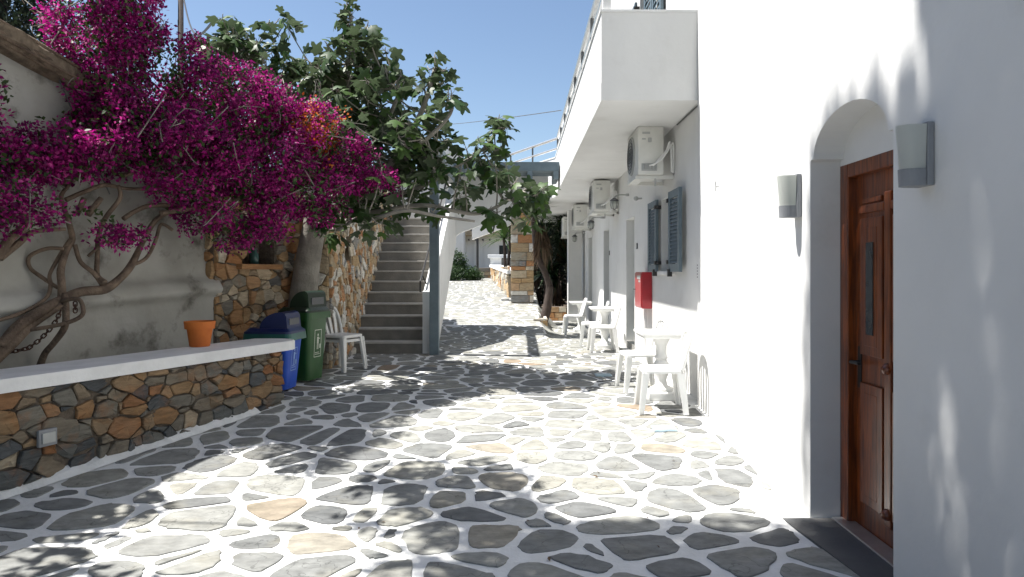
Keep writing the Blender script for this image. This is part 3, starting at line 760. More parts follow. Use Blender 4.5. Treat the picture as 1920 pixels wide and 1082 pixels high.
w2 = thing('pale_stone_wall', Vector((-2.5, 9.6, .2)), 'pale tan and white rubble wall with square niches, running up beside the stairs', 'stone wall')
Q0 = Vector((-2.50, 9.08, 0)); Q1 = Vector((-2.88, 16.2, 0)); qd = (Q1-Q0).normalized(); qn = Vector((qd.y, -qd.x, 0)); Lw = (Q1-Q0).length
n2 = [(1.05, 1.5, 1.62, 2.05), (3.1, 3.55, 1.95, 2.45), (4.6, 5.0, 2.2, 2.7)]
slab_with_niche(MORTAR_L, Q0, qd, qn, Lw, 0, 3.3, .45, n2, w2)
rubble(w2, Q0, qd, qn, Lw, 3.3, .11, 1.1, .014, .035, ST_WALL, holes=n2, seed=41, wvar=.7, lead=lambda u, v: u-.2*v if (v > u*.45-1.2) else 50+u)
rubble(w2, Q0-qn*.45, qn, -qd, .45, 3.3, .17, 1.2, .016, .04, ST_WALL, seed=42, wvar=.4, cap_n=0)

# ------------------------------------------------------------------ stairs
SY, RISE, TREAD, NS = 10.7, .184, .318, 13; SZ = gz(-2, SY)
st = thing('outdoor_stairs', Vector((-2, SY, SZ)), 'grey cement outdoor stairs with a sloping white parapet', 'stairs')
for k in range(NS):
    y = SY+k*TREAD; xl = -2.48-.054*(y-8.35)*.98
    z0 = SZ+RISE*(k+1)
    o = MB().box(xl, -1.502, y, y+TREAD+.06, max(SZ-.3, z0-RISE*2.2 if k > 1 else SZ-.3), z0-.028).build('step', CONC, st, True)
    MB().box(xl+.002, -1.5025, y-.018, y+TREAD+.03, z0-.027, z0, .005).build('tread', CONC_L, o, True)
yt = SY+NS*TREAD; zt = SZ+NS*RISE
MB().box(-3.6, -1.502, yt+.0, yt+.30, zt-.2, zt-.004).build('landing', CONC, st, True)
sl_ = RISE/TREAD*.93
pp = [(SY-.03, SZ-.1), (SY-.03, SZ+.96), (SY+.12, SZ+.98), (yt+.05, SZ+.96+sl_*(yt+.05-SY)), (yt+.05, SZ+sl_*(yt+.05-SY)-.35), (SY+.75, SZ-.1)]
MB().prism([(-1.50, a, b) for a, b in pp], (.13, 0, 0)).build('parapet', PLASTER, st, True)
hr = [(-1.545, SY+.06, SZ+.95), (-1.545, SY+.05, SZ+1.12), (-1.545, SY+.15, SZ+1.17), (-1.545, yt-.2, SZ+1.17+sl_*(yt-.35-SY))]
MB().tube(hr, .016, 8).tube([(-1.545, SY+2.4, SZ+1.12+sl_*2.3), (-1.48, SY+2.4, SZ+.98+sl_*2.3)], .012, 6).tube([(-1.545, SY+.3, SZ+1.2), (-1.45, SY+.3, SZ+1.0)], .012, 6).build('handrail', BLACK, st, True)
# white walls closing the landing behind
MB().box(-3.6, -1.62, yt+.31, yt+.45, zt-.4, zt+1.0).build('landing_wall', PLASTER, st, True)

# ------------------------------------------------------------------ bridge from landing to balcony
br = thing('white_footbridge', Vector((-.4, 16.6, .3)), 'white walkway bridging from the stair head to the balcony', 'bridge')
bz = [(-1.62, 2.02), (-1.30, 2.30), (-.45, 2.62), (.05, 2.84), (.35, 3.02), (.6, 3.165), (.6, 3.62), (-1.62, 3.62)]
MB().prism([(x, 14.72, z) for x, z in bz], (0, .22, 0)).build('front_wall', PLASTER, br, True)
MB().prism([(x, 18.75, z+.05) for x, z in bz[1:-1]]+[(-1.30, 18.75, 3.5)], (0, .30, 0)).build('rear_wall', PLASTER, br, True)
# ------------------------------------------------------------------ pergola
pg = thing('timber_footbridge', Vector((-1.31, 10.58, SZ)), 'blue-grey timber footbridge deck with a long beam and a square post at the stair foot', 'footbridge')
MB().box(-1.375, -1.235, 10.51, 10.64, SZ-.02, 3.33, .006).build('post', GREYWOOD, pg, True)
for k in range(4):
    y = 13.95+.21*k
    MB().box(-1.85, .786, y-.098, y+.098, 3.50+.003*(k % 2), 3.68-.004*(k % 3), .006).build('plank', GREYWOOD, pg, True)
MB().box(-1.37, -1.25, 10.46, 14.69, 3.335, 3.49, .004).build('beam', GREYWOOD, pg, True)
for x in (-.5, .2, .72): MB().box(x-.05, x+.05, 13.83, 14.69, 3.335, 3.492, .004).build('joist', GREYWOOD, pg, True)

# ------------------------------------------------------------------ stone pillar, low walls, far end of alley
pz = lambda x, y: gz(x, y)
pil = thing('stone_pillar', Vector((.07, 18.2, .7)), 'tall square rubble-stone pillar under the footbridge', 'pillar')
MB().box(-.22, .34, 18.04, 18.6, .1, 3.17).build('core', MORTAR_L, pil, True)
def courses(parent, x0, x1, Y, z0, z1, m, seed, nrm=-1, h=(.10, .2), lmin=.16, lmax=.5, axis='x'):
    rng = np.random.default_rng(seed); z = z0
    while z < z1-.04:
        hh = min(rng.uniform(*h), z1-z); x = x0
        while x < x1-.03:
            L = rng.uniform(lmin, lmax)
            if x1-(x+L) < .1: L = x1-x
            d = rng.uniform(.015, .045); j = .006
            a0, a1, b0, b1 = x+j, x+L-j, z+j, z+hh-j
            mb = MB()
            if axis == 'x': mb.box(a0, a1, Y-d, Y+.03, b0, b1, .008)
            else: mb.box(Y-.03, Y+d, a0, a1, b0, b1, .008)
            if nrm == -2: pass
            mb.v = [(p[0]+rng.normal(0, .003), p[1]+rng.normal(0, .003), p[2]+rng.normal(0, .003)) for p in mb.v]
            mb.build('stone', m, parent, True, attr=rng.random(), loc=((a0+a1)/2 if axis == 'x' else Y, Y if axis == 'x' else (a0+a1)/2, (b0+b1)/2))
            x += L
        z += hh
courses(pil, -.24, .36, 18.03, .45, 3.16, ST_WALL, 51, h=(.09, .24))
lw = thing('low_bed_wall', Vector((.9, 20, .05)), 'low rubble wall edging the dark yucca bed at the alley end', 'stone wall')
MB().box(.62, 1.34, 20.03, 20.4, -.1, .46).build('core', MORTAR_D, lw, True)
courses(lw, .60, 1.34, 20.02, .0, .47, ST_PIER, 52, h=(.10, .18), lmin=.12, lmax=.35)
MB().box(.30, 3.2, 20.42, 27.4, -.1, .34).build('bed_soil', SOIL, lw, True)
rk = thing('ramp_retaining_stones', Vector((.5, 16.3, .1)), 'two courses of stone holding the raised pavement beside the tree', 'stone wall')
MB().box(.40, .60, 15.9, 18.0, -.05, .28).build('core', MORTAR_L, rk, True)
courses(rk, .30, .62, 15.88, .06, .42, ST_WALL, 53, h=(.15, .2), lmin=.16, lmax=.4)
courses(rk, 15.9, 18.0, .60, .06, .40, ST_WALL, 54, h=(.14, .18), axis='y', lmin=.2, lmax=.5)

def far_things():
    # wall with white pier
    fw = thing('far_garden_wall', Vector((-.6, 26, 1.1)), 'low sunlit stone wall with a white coping beyond the pillar', 'stone wall')
    MB().prism([(-1.15, 28.0, .8), (-.30, 19.4, .5), (.0, 19.4, .5), (-.85, 28.0, .8)], (0, 0, .85)).build('core', MORTAR_L, fw, True)
    d = Vector((.85, -8.6, 0)).normalized()
    rubble(fw, Vector((-1.15, 28.0, .75)), d, Vector((-d.y, d.x, 0))*-1, 8.6, .88, .22, 1.3, .02, .04, ST_WALL, seed=61, wvar=.5)
    MB().prism([(-1.24, 28.05, 1.66), (-.36, 19.4, 1.42), (.04, 19.4, 1.42), (-.8, 28.05, 1.66)], (0, 0, .09)).build('coping', PAINT_W, fw, True)
    fp = thing('white_gate_pier', Vector((-1.0, 28.2, 1.1)), 'white pier with a flat white cap beside the far garden wall', 'pier')
    MB().box(-1.2, -.75, 28.06, 28.5, .8, 2.02).build('shaft', PLASTER, fp, True)
    MB().box(-1.30, -.3, 27.95, 28.6, 2.02, 2.16, .02).build('cap', PAINT_W, fp, True)
    MB().box(-.75, -.1, 28.1, 28.4, 1.2, 1.99).build('infill', CONC, fp, True)
    sw = thing('low_ochre_wall', Vector((-1.5, 29.5, 1.15)), 'short ochre stone wall in the sun in front of the far white house', 'stone wall')
    MB().box(-1.75, -.95, 29.4, 29.8, .9, 1.62).build('core', MORTAR_L, sw, True)
    courses(sw, -1.77, -.93, 29.38, 1.0, 1.64, ST_PIER, 62, h=(.12, .2))
    # far house
    h = thing('far_white_house', Vector((-3, 44, 1)), 'white house with a tan flat roof seen far down the alley', 'house')
    wallm = PLASTER
    MB().box(-7.5, -3.5, 43, 50, .9, 4.35).build('wall', wallm, h, True)
    MB().box(-3.49, 2.5, 45.0, 50, .9, 3.75).build('wall', wallm, h, True)
    MB().box(-3.6, -1.75, 44.2, 47, 3.76, 4.45, .03).build('roof', mat('tan_render', (.46, .38, .27), (.36, .29, .2), .9, 4), h, True)
    MB().box(-1.74, 2.6, 44.5, 47, 3.76, 4.05, .03).build('roof', MATS['tan_render'], h, True)
    for x in np.arange(-3.3, -.6, .45): MB().tube([(x, 45.0, 3.5), (x, 44.5, 3.5)], .05, 6).build('rafter_end', BLACK, h, True)
    w_ = MB().box(-1.35, -.4, 44.97, 45.02, 1.6, 3.15).build('window', DARKGLASS, h, True)
    MB().box(-1.4, -.35, 44.93, 44.965, 2.2, 2.27).build('window_rail', LGREY, w_, True)
    for x in (-2.9, -2.2): MB().box(x-.12, x+.12, 44.94, 45.0, .95, 3.6).build('pilaster', wallm, h, True)
    # upper white block further up
    b = thing('white_block_house', Vector((-5.5, 51, 0)), 'white rooftop block rising behind the stair head', 'house')
    MB().box(-7.2, -5.2, 50.6, 55, 3.2, 10.8).build('wall', PLASTER, b, True)
    MB().box(-5.19, -4.5, 50.8, 55, 3.2, 10.45).build('wall', PLASTER, b, True)
    MB().box(-7.0, -4.7, 49.2, 50.55, 7.3, 8.2).build('tiled_eave', THATCH, b, True)
    # black pole with cross piece
    p = thing('black_lamp_post', Vector((-1.75, 28.5, 1.15)), 'thin black post standing before the far white house', 'lamp post')
    MB().lathe([(.09, -.15), (.09, .02), (.055, .05), (.05, 2.05)], (0, 0, 0), 10).build('shaft', BLACK, p)
    MB().box(-.28, .28, -.05, .05, 1.98, 2.1).box(-.12, .12, -.12, .12, 1.95, 2.22).build('head', BLACK, p)
far_things()

# utility pole and wires
up = thing('utility_pole', Vector((-13.7, 28, 0)), 'dark wooden utility pole rising behind the bougainvillea', 'utility pole')
MB().tube([(0, 0, -.3), (0, 0, 13.5)], [.13, .105], 10).build('shaft', BARK_D, up, smooth=True)
MB().box(-.75, .75, -.05, .05, 12.9, 13.02).build('crossarm', BARK_D, up)
MB().tube([(-.05, -.12, 11.6), (.0, -.13, 7.6)], .02, 6).build('cable_run', BLACK, up)
a, b = Vector((-13.6, 28, 12.6)), at(398, 42, 14)
wr = thing('overhead_cable', Vector(a), 'black cable looping from the utility pole towards the fig tree', 'cable')
pts = [a.lerp(b, t/12)+Vector((0, 0, -.8*math.sin(math.pi*t/12))) for t in range(13)]
c_ = Vector((6, 7, 5.5)); 
MB().tube(pts, .03, 6).build('wire', BLACK, wr, True)
a, b = at(760, 236, 40), at(1052, 207, 17)
w2r = thing('thin_wire', Vector(a), 'thin grey wire crossing the sky to the balcony rail', 'wire')
MB().tube([a.lerp(b, t/10)+Vector((0, 0, -.12*math.sin(math.pi*t/10))) for t in range(11)], .011, 5).build('wire', DGREY, w2r, True)

# ================================================================== WALL FITTINGS
def wall_lamp(px, y, zc, label):
    t = thing('wall_lamp', Vector((WX, y, zc)), label, 'wall lamp', 'grey and frosted wall lamps by the front door')
    MB().box(-.032, -.002, -.058, .058, -.135, .135, .006).build('back_plate', LAMPGREY, t)
    n = 16; v = MB()
    def half(r, d, z): return [(-.034-d*math.sin(math.pi*i/n)**.8, r*math.cos(math.pi*i/n), z) for i in range(n+1)]
    a_, b_ = half(.05, .085, -.135), half(.052, .088, -.062)
    k = n+1; v.add(a_+b_, [list(range(k)), list(range(k, 2*k))[::-1]]+[(i, i+1, k+i+1, k+i) for i in range(n)]+[(n, 0, k, k+n)]); v.build('cup', LAMPGREY, t)
    a_, b_ = half(.047, .082, -.0615), half(.056, .098, .125)
    v = MB(); v.add(a_+b_, [list(range(k)), list(range(k, 2*k))[::-1]]+[(i, i+1, k+i+1, k+i) for i in range(n)]+[(n, 0, k, k+n)]); smooth_by_angle(v.build('shade', FROST, t))
    return t
wall_lamp(0, 2.98, 1.997, 'larger-looking frosted wall lamp on the shaded wall, right of the front door')
wall_lamp(0, 4.36, 1.97, 'frosted wall lamp on the sunlit wall, left of the front door')

def ac_unit(y, zb, label, xo=1.30):
    t = thing('air_conditioner', Vector((xo+.16, y, zb)), label, 'air conditioner', 'outdoor air-conditioning units along the wall')
    H_, Dp, Ln = .56, .30, .80                      # the fan faces the alley, the service end faces the camera
    smooth_by_angle(MB().box(-Dp/2, Dp/2, 0, Ln, .03, .03+H_, .018).build('casing', WHITE_MT, t))
    MB().lathe([(.232, 0), (.235, .012), (.225, .02)], (0, 0, 0), 28).build('fan_ring', LGREY, t).matrix_local = Matrix.Translation((-Dp/2, .45, .31)) @ Matrix.Rotation(-math.pi/2, 4, 'Y')
    gr = MB()
    for r in (.05, .09, .13, .17, .21): gr.tube([(-Dp/2-.022, .45+r*math.cos(a*math.pi/10), .31+r*math.sin(a*math.pi/10)) for a in range(21)], .004, 4, cap=False)
    for a in range(8): gr.tube([(-Dp/2-.022, .45, .31), (-Dp/2-.022, .45+.22*math.cos(a*math.pi/4), .31+.22*math.sin(a*math.pi/4))], .004, 4)
    gr.build('fan_grille', DGREY, t)
    MB().box(-.10, -.01, -.006, .0005, .50, .525).build('rating_plate', LGREY, t)
    MB().box(-.105, -.06, -.005, .0005, .435, .452).build('rating_plate', LGREY, t)
    MB().box(-.035, .005, -.022, .0, .405, .455, .005).build('handle', LGREY, t)
    vb = MB()
    for k in range(4): vb.tube([(-.085+.04*k, -.012, .09), (-.085+.04*k, -.012, .145)], .013, 8)
    vb.box(-.11, .07, -.008, .0, .07, .16, .003); vb.build('service_valve', LGREY, t)
    MB().tube([(.02, -.012, .13), (.09, -.06, .2), (.17, -.05, .30), (.21, -.03, .40), (.23, -.01, .34), (.24, .0, .2), (.245, .02, .06)], .013, 7, 5).tube([(-.02, -.012, .13), (.08, -.07, .17), (.16, -.07, .26), (.225, -.05, .37), (.255, -.02, .38), (.262, .0, .25), (.262, .02, .05)], .011, 7, 5).build('pipe', WHITE_PL, t, smooth=True)
    MB().box(-Dp/2-.02, .315, .06, .10, -.012, .025).box(-Dp/2-.02, .315, .66, .70, -.012, .025).box(-Dp/2-.02, -.05, .10, .66, -.01, .012).box(.28, .315, .06, .10, -.012, .34).box(.28, .315, .66, .70, -.012, .34).build('bracket', WHITE_MT, t)
    MB().tube([(.06, .06, -.012), (.06, .06, -.10)], .01, 6).build('drain_spout', LGREY, t)
    return t
ac_unit(8.05, 2.59, 'air conditioner over the louvred shutters, closest to the balcony end', 1.36)
ac_unit(12.6, 2.56, 'air conditioner with a hanging lantern just below its front, second along the wall', 1.33)
ac_unit(17.0, 2.54, 'small-looking air conditioner before the last one, past the second lantern', 1.33)
ac_unit(19.8, 2.46, 'farthest air conditioner, half hidden behind the one before it', 1.22)

def lantern(loc, label, sgn=1):
    t = thing('wall_lantern', loc, label, 'lantern', 'small grey lanterns on brackets along the wall')
    MB().tube([(0, 0, 0), (-.16, 0, .0), (-.22, 0, -.03), (-.235, 0, -.07)], .014, 8, 4).lathe([(.05, -.02), (.05, .02)], (0, 0, 0), 10).build('bracket', LGREY, t)
    MB().lathe([(.02, -.05), (.07, -.085), (.075, -.10), (.06, -.105)], (-.235, 0, 0), 12).build('hood', DGREY, t)
    MB().lathe([(.055, -.105), (.06, -.16), (.045, -.22), (.01, -.235)], (-.235, 0, 0), 12).build('globe', FROST, t, smooth=True)
    cg = MB()
    for k in range(6):
        a = k*math.pi/3; cg.tube([(-.235+.058*math.cos(a), .058*math.sin(a), -.105), (-.235+.066*math.cos(a), .066*math.sin(a), -.16), (-.235+.05*math.cos(a), .05*math.sin(a), -.22), (-.235, 0, -.245)], .005, 4)
    cg.build('cage', DGREY, t)
lantern(Vector((RX, 11.5, 2.76)), 'lantern on an arm beside the second air conditioner, nearest the window')
lantern(Vector((RX-.1, 14.3, 2.60)), 'lantern hanging directly under the second air conditioner')
lantern(Vector((RX-.1, 18.6, 2.52)), 'lantern hanging under the third air conditioner')
sp_ = thing('spot_bracket', Vector((RX, 10.25, 2.57)), 'round grey knob fitting on the wall above the red cabinet', 'wall fitting')
MB().tube([(0, 0, 0), (-.06, 0, 0)], .012, 8).lathe([(.03, -.01), (.03, .01)], (0, 0, 0), 8).build('stem', LGREY, sp_)
MB().lathe([(.001, -.035), (.03, -.025), (.038, 0), (.03, .025), (.001, .035)], (-.085, 0, 0), 12).build('head', LGREY, sp_, smooth=True)
for y, z, lb in ((10.62, 1.88, 'small dark number plate beside the nearest guest door'), (13.9, 1.86, 'small dark number plate beside the middle guest door')):
    t = thing('door_plate', Vector((RX, y, z)), lb, 'door plate')
    MB().box(-.016, -.001, -.035, .035, -.045, .045, .004).build('plate', DGREY, t); MB().box(-.022, -.0155, -.02, .02, -.025, .025).build('inset', LGREY, t)
vt = thing('wall_vent', Vector((RX, 6.99, 1.50)), 'tiny slotted vent on the white wall below the balcony corner', 'vent')
MB().box(-.006, -.001, -.03, .03, -.085, .085).build('plate', PAINT_W, vt)
for k in range(5): MB().box(-.010, -.0055, -.022, .022, -.07+.03*k, -.055+.03*k).build('slot', BLACK, vt)
hk = thing('wall_hook', Vector((WX, 6.09, 2.24)), 'tiny metal hook sticking out of the bright wall', 'hook')
MB().tube([(0, 0, 0), (-.03, 0, 0), (-.035, .0, .045)], .005, 6).tube([(-.03, 0, 0), (-.03, 0, -.04)], .004, 6).build('shank', LGREY, hk)
# fire cabinet
fc = thing('fire_hose_cabinet', Vector((RX, 9.44, .985)), 'red metal fire hose cabinet on the white wall', 'fire cabinet')
MB().box(-.14, -.002, 0, .52, 0, .50, .006).build('case', RED, fc)
fd = MB().box(-.152, -.141, .015, .505, .015, .485, .004).build('door', RED, fc)
MB().box(-.155, -.1515, .06, .30, .40, .45).box(-.155, -.1515, .06, .20, .36, .385).build('notice', LGREY, fd)
MB().lathe([(.02, 0), (.02, .01)], (0, 0, 0), 10).build('latch', DGREY, fd).location = (-.165, .46, .25)
MB().tube([(-.05, .26, -.002), (-.05, .26, -.78)], .022, 8).build('supply_pipe', PAINT_W, fc)
cb = thing('wall_cable', Vector((RX-.03, 7.2, 3.1)), 'dark cable stapled along the top of the wall under the soffit', 'cable')
MB().tube([(RX-.01, 6.9, 3.165), (RX-.01, 7.9, 3.165)], .008, 6).build('cable_line', DGREY, cb, True)

# ================================================================== CHAIRS AND TABLES
def chair(label, loc, rz, group='white plastic chairs'):
    """seat 0.44 high; faces local -X"""
    t = thing('plastic_chair', loc, label, 'chair', group, rz); t.scale = (.92, .92, .93)
    def rr(w, d, r, n=4):
        out = []
        for cx, cy, a0 in ((w-r, d-r, 0), (-w+r, d-r, 90), (-w+r, -d+r, 180), (w-r, -d+r, 270)):
            for i in range(n+1): a = R(a0+90*i/n); out.append((cx+r*math.cos(a), cy+r*math.sin(a)))
        return out
    p = rr(.205, .205, .05); n = len(p)
    v = [(x, y, .405) for x, y in p]+[(x*1.0, y, .440-(.012 if abs(x) < .19 else 0)) for x, y in p]+[(x*.9, y*.9, .446) for x, y in p]+[(x*.6, y*.6, .432) for x, y in p]
    f = [list(range(n))[::-1]]+[(k*n+i, k*n+(i+1) % n, (k+1)*n+(i+1) % n, (k+1)*n+i) for k in range(3) for i in range(n)]+[list(range(3*n, 4*n))]
    smooth_by_angle(raw('seat', v, f, WHITE_PL, t, False))
    for sx, sy in ((-1, -1), (-1, 1), (1, -1), (1, 1)):
        tx, ty, bx, by = .175*sx, .178*sy, .225*sx, .215*sy
        w = .032
        # an angle-section leg, wide at the top
        b = MB()
        for (w0, d0) in ((1, 0), (0, 1)):
            top = [(tx-.038*(1 if w0 else .3), ty-.038*(1 if d0 else .3)), (tx+.038*(1 if w0 else .3), ty-.038*(1 if d0 else .3)), (tx+.038*(1 if w0 else .3), ty+.038*(1 if d0 else .3)), (tx-.038*(1 if w0 else .3), ty+.038*(1 if d0 else .3))]
            bot = [(bx-.027*(1 if w0 else .32), by-.027*(1 if d0 else .32)), (bx+.027*(1 if w0 else .32), by-.027*(1 if d0 else .32)), (bx+.027*(1 if w0 else .32), by+.027*(1 if d0 else .32)), (bx-.027*(1 if w0 else .32), by+.027*(1 if d0 else .32))]
            if w0: bot = [(x, y+.011*sy) for x, y in bot]; top = [(x, y+.018*sy) for x, y in top]
            else: bot = [(x+.011*sx, y) for x, y in bot]; top = [(x+.018*sx, y) for x, y in top]
            b.frustum(bot, top, 0, .408)
        b.build('leg', WHITE_PL, t)
    # backrest: hooped frame leaning back, with slats
    L = lambda y, s_: (.185+.105*s_, y, .43+.385*s_)
    hoop = [L(-.185, 0), L(-.195, .35), L(-.185, .7), L(-.14, .92), L(-.06, 1.0), L(.06, 1.0), L(.14, .92), L(.185, .7), L(.195, .35), L(.185, 0)]
    bk_ = MB().tube(hoop, [.024, .022, .021, .023, .026, .026, .023, .021, .022, .024], 8, 4).build('backrest', WHITE_PL, t, smooth=True)
    for y in (-.10, 0, .10):
        q = MB()
        k = [L(y*.75, 0), L(y*1.05, .5), L(y*.9, .97)]
        for a, b in zip(k, k[1:]): q.prism([Vector(a)+Vector((-.006, -.024, 0)), Vector(a)+Vector((-.006, .024, 0)), Vector(a)+Vector((.006, .024, 0)), Vector(a)+Vector((.006, -.024, 0))], Vector(b)-Vector(a))
        q.build('slat', WHITE_PL, bk_)
    return t
def table(label, loc):
    t = thing('pedestal_table', loc, label, 'table', 'white pedestal tables by the wall'); t.scale = (.9, .9, .96)
    smooth_by_angle(MB().box(-.27, .27, -.30, .30, .69, .72, .012).box(-.24, .24, -.27, .27, .66, .688, .006).build('table_top', WHITE_PL, t))
    smooth_by_angle(MB().lathe([(.13, .085), (.13, .11), (.075, .14), (.06, .20), (.085, .27), (.10, .33), (.085, .38), (.06, .41), (.075, .44), (.06, .47), (.06, .56), (.10, .64), (.12, .66)], (0, 0, 0), 20).build('pedestal', WHITE_PL, t), 50)
    smooth_by_angle(MB().box(-.17, .17, -.17, .17, 0, .085, .015).build('plinth', WHITE_PL, t))
    return t
table('white pedestal table closest to the shuttered window', G(1.45, 7.12))
chair('white chair in front of the closest pedestal table, its side to the camera', G(1.345, 6.64), R(-3))
chair('white chair on the far side of the closest pedestal table', G(1.31, 7.6), R(6))
table('white pedestal table between the two guest doors', G(1.40, 11.45))
chair('white chair in front of the middle pedestal table', G(1.31, 11.0), R(2))
chair('white chair behind the middle pedestal table', G(1.25, 11.95), R(-5))
table('white pedestal table at the far end by the column', G(1.36, 15.6))
chair('lone white chair at the farthest pedestal table, in the shade', G(1.16, 15.0), R(4))
chair('white chair behind the green bin, against the pale stone wall', G(-2.30, 8.98), R(180-28))
# second chair stacked into it
ch2 = chair('upper white chair nested on the one behind the green bin', G(-2.295, 8.965, .055), R(180-28))

# ================================================================== BINS
def bin_(name, label, cat_c, loc, w, d, h, rz, mbody, mlid, mrim, mprint, hood=.27):
    t = thing('wheelie_bin', loc, label, 'bin', None, rz)
    def rrect(w, d, r=.05, n=4):
        out = []
        for cx, cy, a0 in ((w-r, d-r, 0), (-w+r, d-r, 90), (-w+r, -d+r, 180), (w-r, -d+r, 270)):
            for i in range(n+1): a = R(a0+90*i/n); out.append((cx+r*math.cos(a), cy+r*math.sin(a)))
        return out
    body = MB().frustum(rrect(w*.40, d*.38), rrect(w*.5, d*.5), .03, h-.03)
    smooth_by_angle(body.build('body', mbody, t))
    smooth_by_angle(MB().frustum(rrect(w*.53, d*.53), rrect(w*.55, d*.55), h-.045, h).build('rim', mbody, t))
    smooth_by_angle(MB().frustum(rrect(w*.57, d*.57), rrect(w*.565, d*.565), h+.001, h+.035).frustum(rrect(w*.555, d*.555), rrect(w*.48, d*.48), h+.035, h+.07).build('lid', mlid, t))
    # skirt of the liner bag below the lid
    sk = MB(); base = rrect(w*.575, d*.575); n = len(base); rg = random.Random(4)
    lo = [(x*1.02, y*1.02, h-.055-rg.uniform(0, .03)) for x, y in base]
    sk.add([(x, y, h+.012) for x, y in base]+lo, [(i, (i+1) % n, n+(i+1) % n, n+i) for i in range(n)]); sk.build('liner_skirt', mrim, t)
    # swing hood: arched hump across the lid, open towards the alley (+X)
    nn = 10; hp = [(-w*.20, h+.06)]+[(-w*.20+w*.52*(1-math.cos(math.pi/2*i/nn)), h+.06+hood*math.sin(math.pi/2*i/nn)) for i in range(1, nn+1)]+[(w*.40, h+.06+hood*.92), (w*.44, h+.06+hood*.75), (w*.47, h+.06)]
    smooth_by_angle(MB().prism([(x, -d*.44, z) for x, z in hp], (0, d*.88, 0)).build('hood', mlid, t), 35)
    MB().box(w*.405, w*.475, -d*.30, d*.30, h+.10, h+.06+hood*.62, .006).build('flap', DGREY, t)
    for s in (-1, 1):
        MB().tube([(-w*.42, s*d*.30, .075), (-w*.42, s*d*.42, .075)], .075, 14).build('wheel', BLACK, t)
    MB().tube([(-w*.52, -d*.36, h-.05), (-w*.60, -d*.34, h-.02), (-w*.60, d*.34, h-.02), (-w*.52, d*.36, h-.05)], .014, 8).build('grip', mbody, t)
    # white print: outlined box with a figure dropping litter and bars of text
    def face(z): f_ = (z-.03)/(h-.06); return w*(.40+.10*f_)+.0035
    pr = MB()
    def strip(y0, y1, z0, z1):
        pr.add([(face(z0), y0, z0), (face(z0), y1, z0), (face(z1), y1, z1), (face(z1), y0, z1)], [(0, 1, 2, 3)])
    Z0, Z1, Y = h*.36, h*.76, d*.17; q = .008
    strip(-Y, Y, Z0, Z0+q); strip(-Y, Y, Z1-q, Z1); strip(-Y, -Y+q, Z0, Z1); strip(Y-q, Y, Z0, Z1)
    m_ = (Z0+Z1)/2
    strip(-.012, .012, m_+.085, m_+.11); strip(-.018, .018, m_+.0, m_+.075); strip(-.016, -.004, m_-.07, m_); strip(.004, .016, m_-.07, m_)
    strip(.02, .045, m_+.05, m_+.06); strip(.036, .06, m_-.06, m_-.01)
    strip(-Y*.7, Y*.7, Z0+.03, Z0+.038); strip(-Y*.7, Y*.5, Z0+.05, Z0+.058)
    pr.build('printed_pictogram', mprint, t)
    return t
bin_('bin', 'blue wheelie bin with a dark hooded lid beside the planter end', '', G(-2.665, 7.55), .46, .40, .62, R(-6), BLUEP, DKBLUE, TEAL, mat('pale_blue_print', (.30, .45, .75), None, .6), .18)
bin_('bin', 'green wheelie bin with a dark hooded lid behind the blue one', '', G(-2.53, 8.14), .38, .42, .80, R(-16), GREENP, DKGREEN, GREENP, mat('pale_print', (.6, .65, .55), None, .6), .20)

# flower pot
pt = at(373, 640, 6.75); 
pot = thing('flower_pot', Vector((pt.x, pt.y, .795)), 'bright orange clay flower pot standing on the white coping', 'flower pot')
pc = q1-pdir*.64-pnor*.385
pot.location = (pc.x, pc.y, .797)
smooth_by_angle(MB().lathe([(.080, 0), (.088, .005), (.112, .165), (.130, .166), (.137, .235), (.126, .236), (.118, .17), (.10, .165), (.005, .16)], (0, 0, 0), 32).build('shell', TERRA, pot), 40)
MB().lathe([(.118, .18), (.09, .19), (.01, .195)], (0, 0, 0), 16).build('soil_fill', SOIL, pot)
# drain covers in the paving
for x, y, lb in ((1.25, 6.02, 'pale blue drain cover in the paving in front of the closest chair'), (1.02, 8.5, 'pale blue drain cover beyond the closest table')):
    t = thing('drain_cover', G(x, y), lb, 'drain cover')
    MB().box(-.10, .10, -.10, .10, .0, .014, .003).build('plate', mat('pale_blue_enamel', (.42, .55, .62), None, .5), t)
    MB().box(-.085, .085, -.085, .085, .0142, .017).build('grid', mat('pale_blue_grid', (.36, .50, .57), None, .5), t)

# ================================================================== PLANTS
BR_T = np.array([(0, 0, 0), (.45, .30, .10), (1, 0, .02), (.45, -.30, .10)]); BR_F = [(0, 1, 2), (0, 2, 3)]
def blob_points(ells, n, shell=.35, rng=None):
    """points inside ellipsoids given as (centre, (rx,ry,rz)), biased to their outer part"""
    rng = rng or RNG; vol = np.array([e[1][0]*e[1][1]*e[1][2] for e in ells])**.75; cnt = rng.multinomial(n, vol/vol.sum()); out = []
    for (c, r), k in zip(ells, cnt):
        d = rng.normal(size=(k, 3)); d /= np.linalg.norm(d, axis=1)[:, None]; rad = (shell+(1-shell)*rng.random(k))**.6
        out.append(np.array(c)+d*rad[:, None]*np.array(r))
    return np.vstack(out)
def E(px, py, Y, rx, rz, ry): return (np.array(at(px, py, Y)), (rx/F*Y, ry, rz/F*Y))

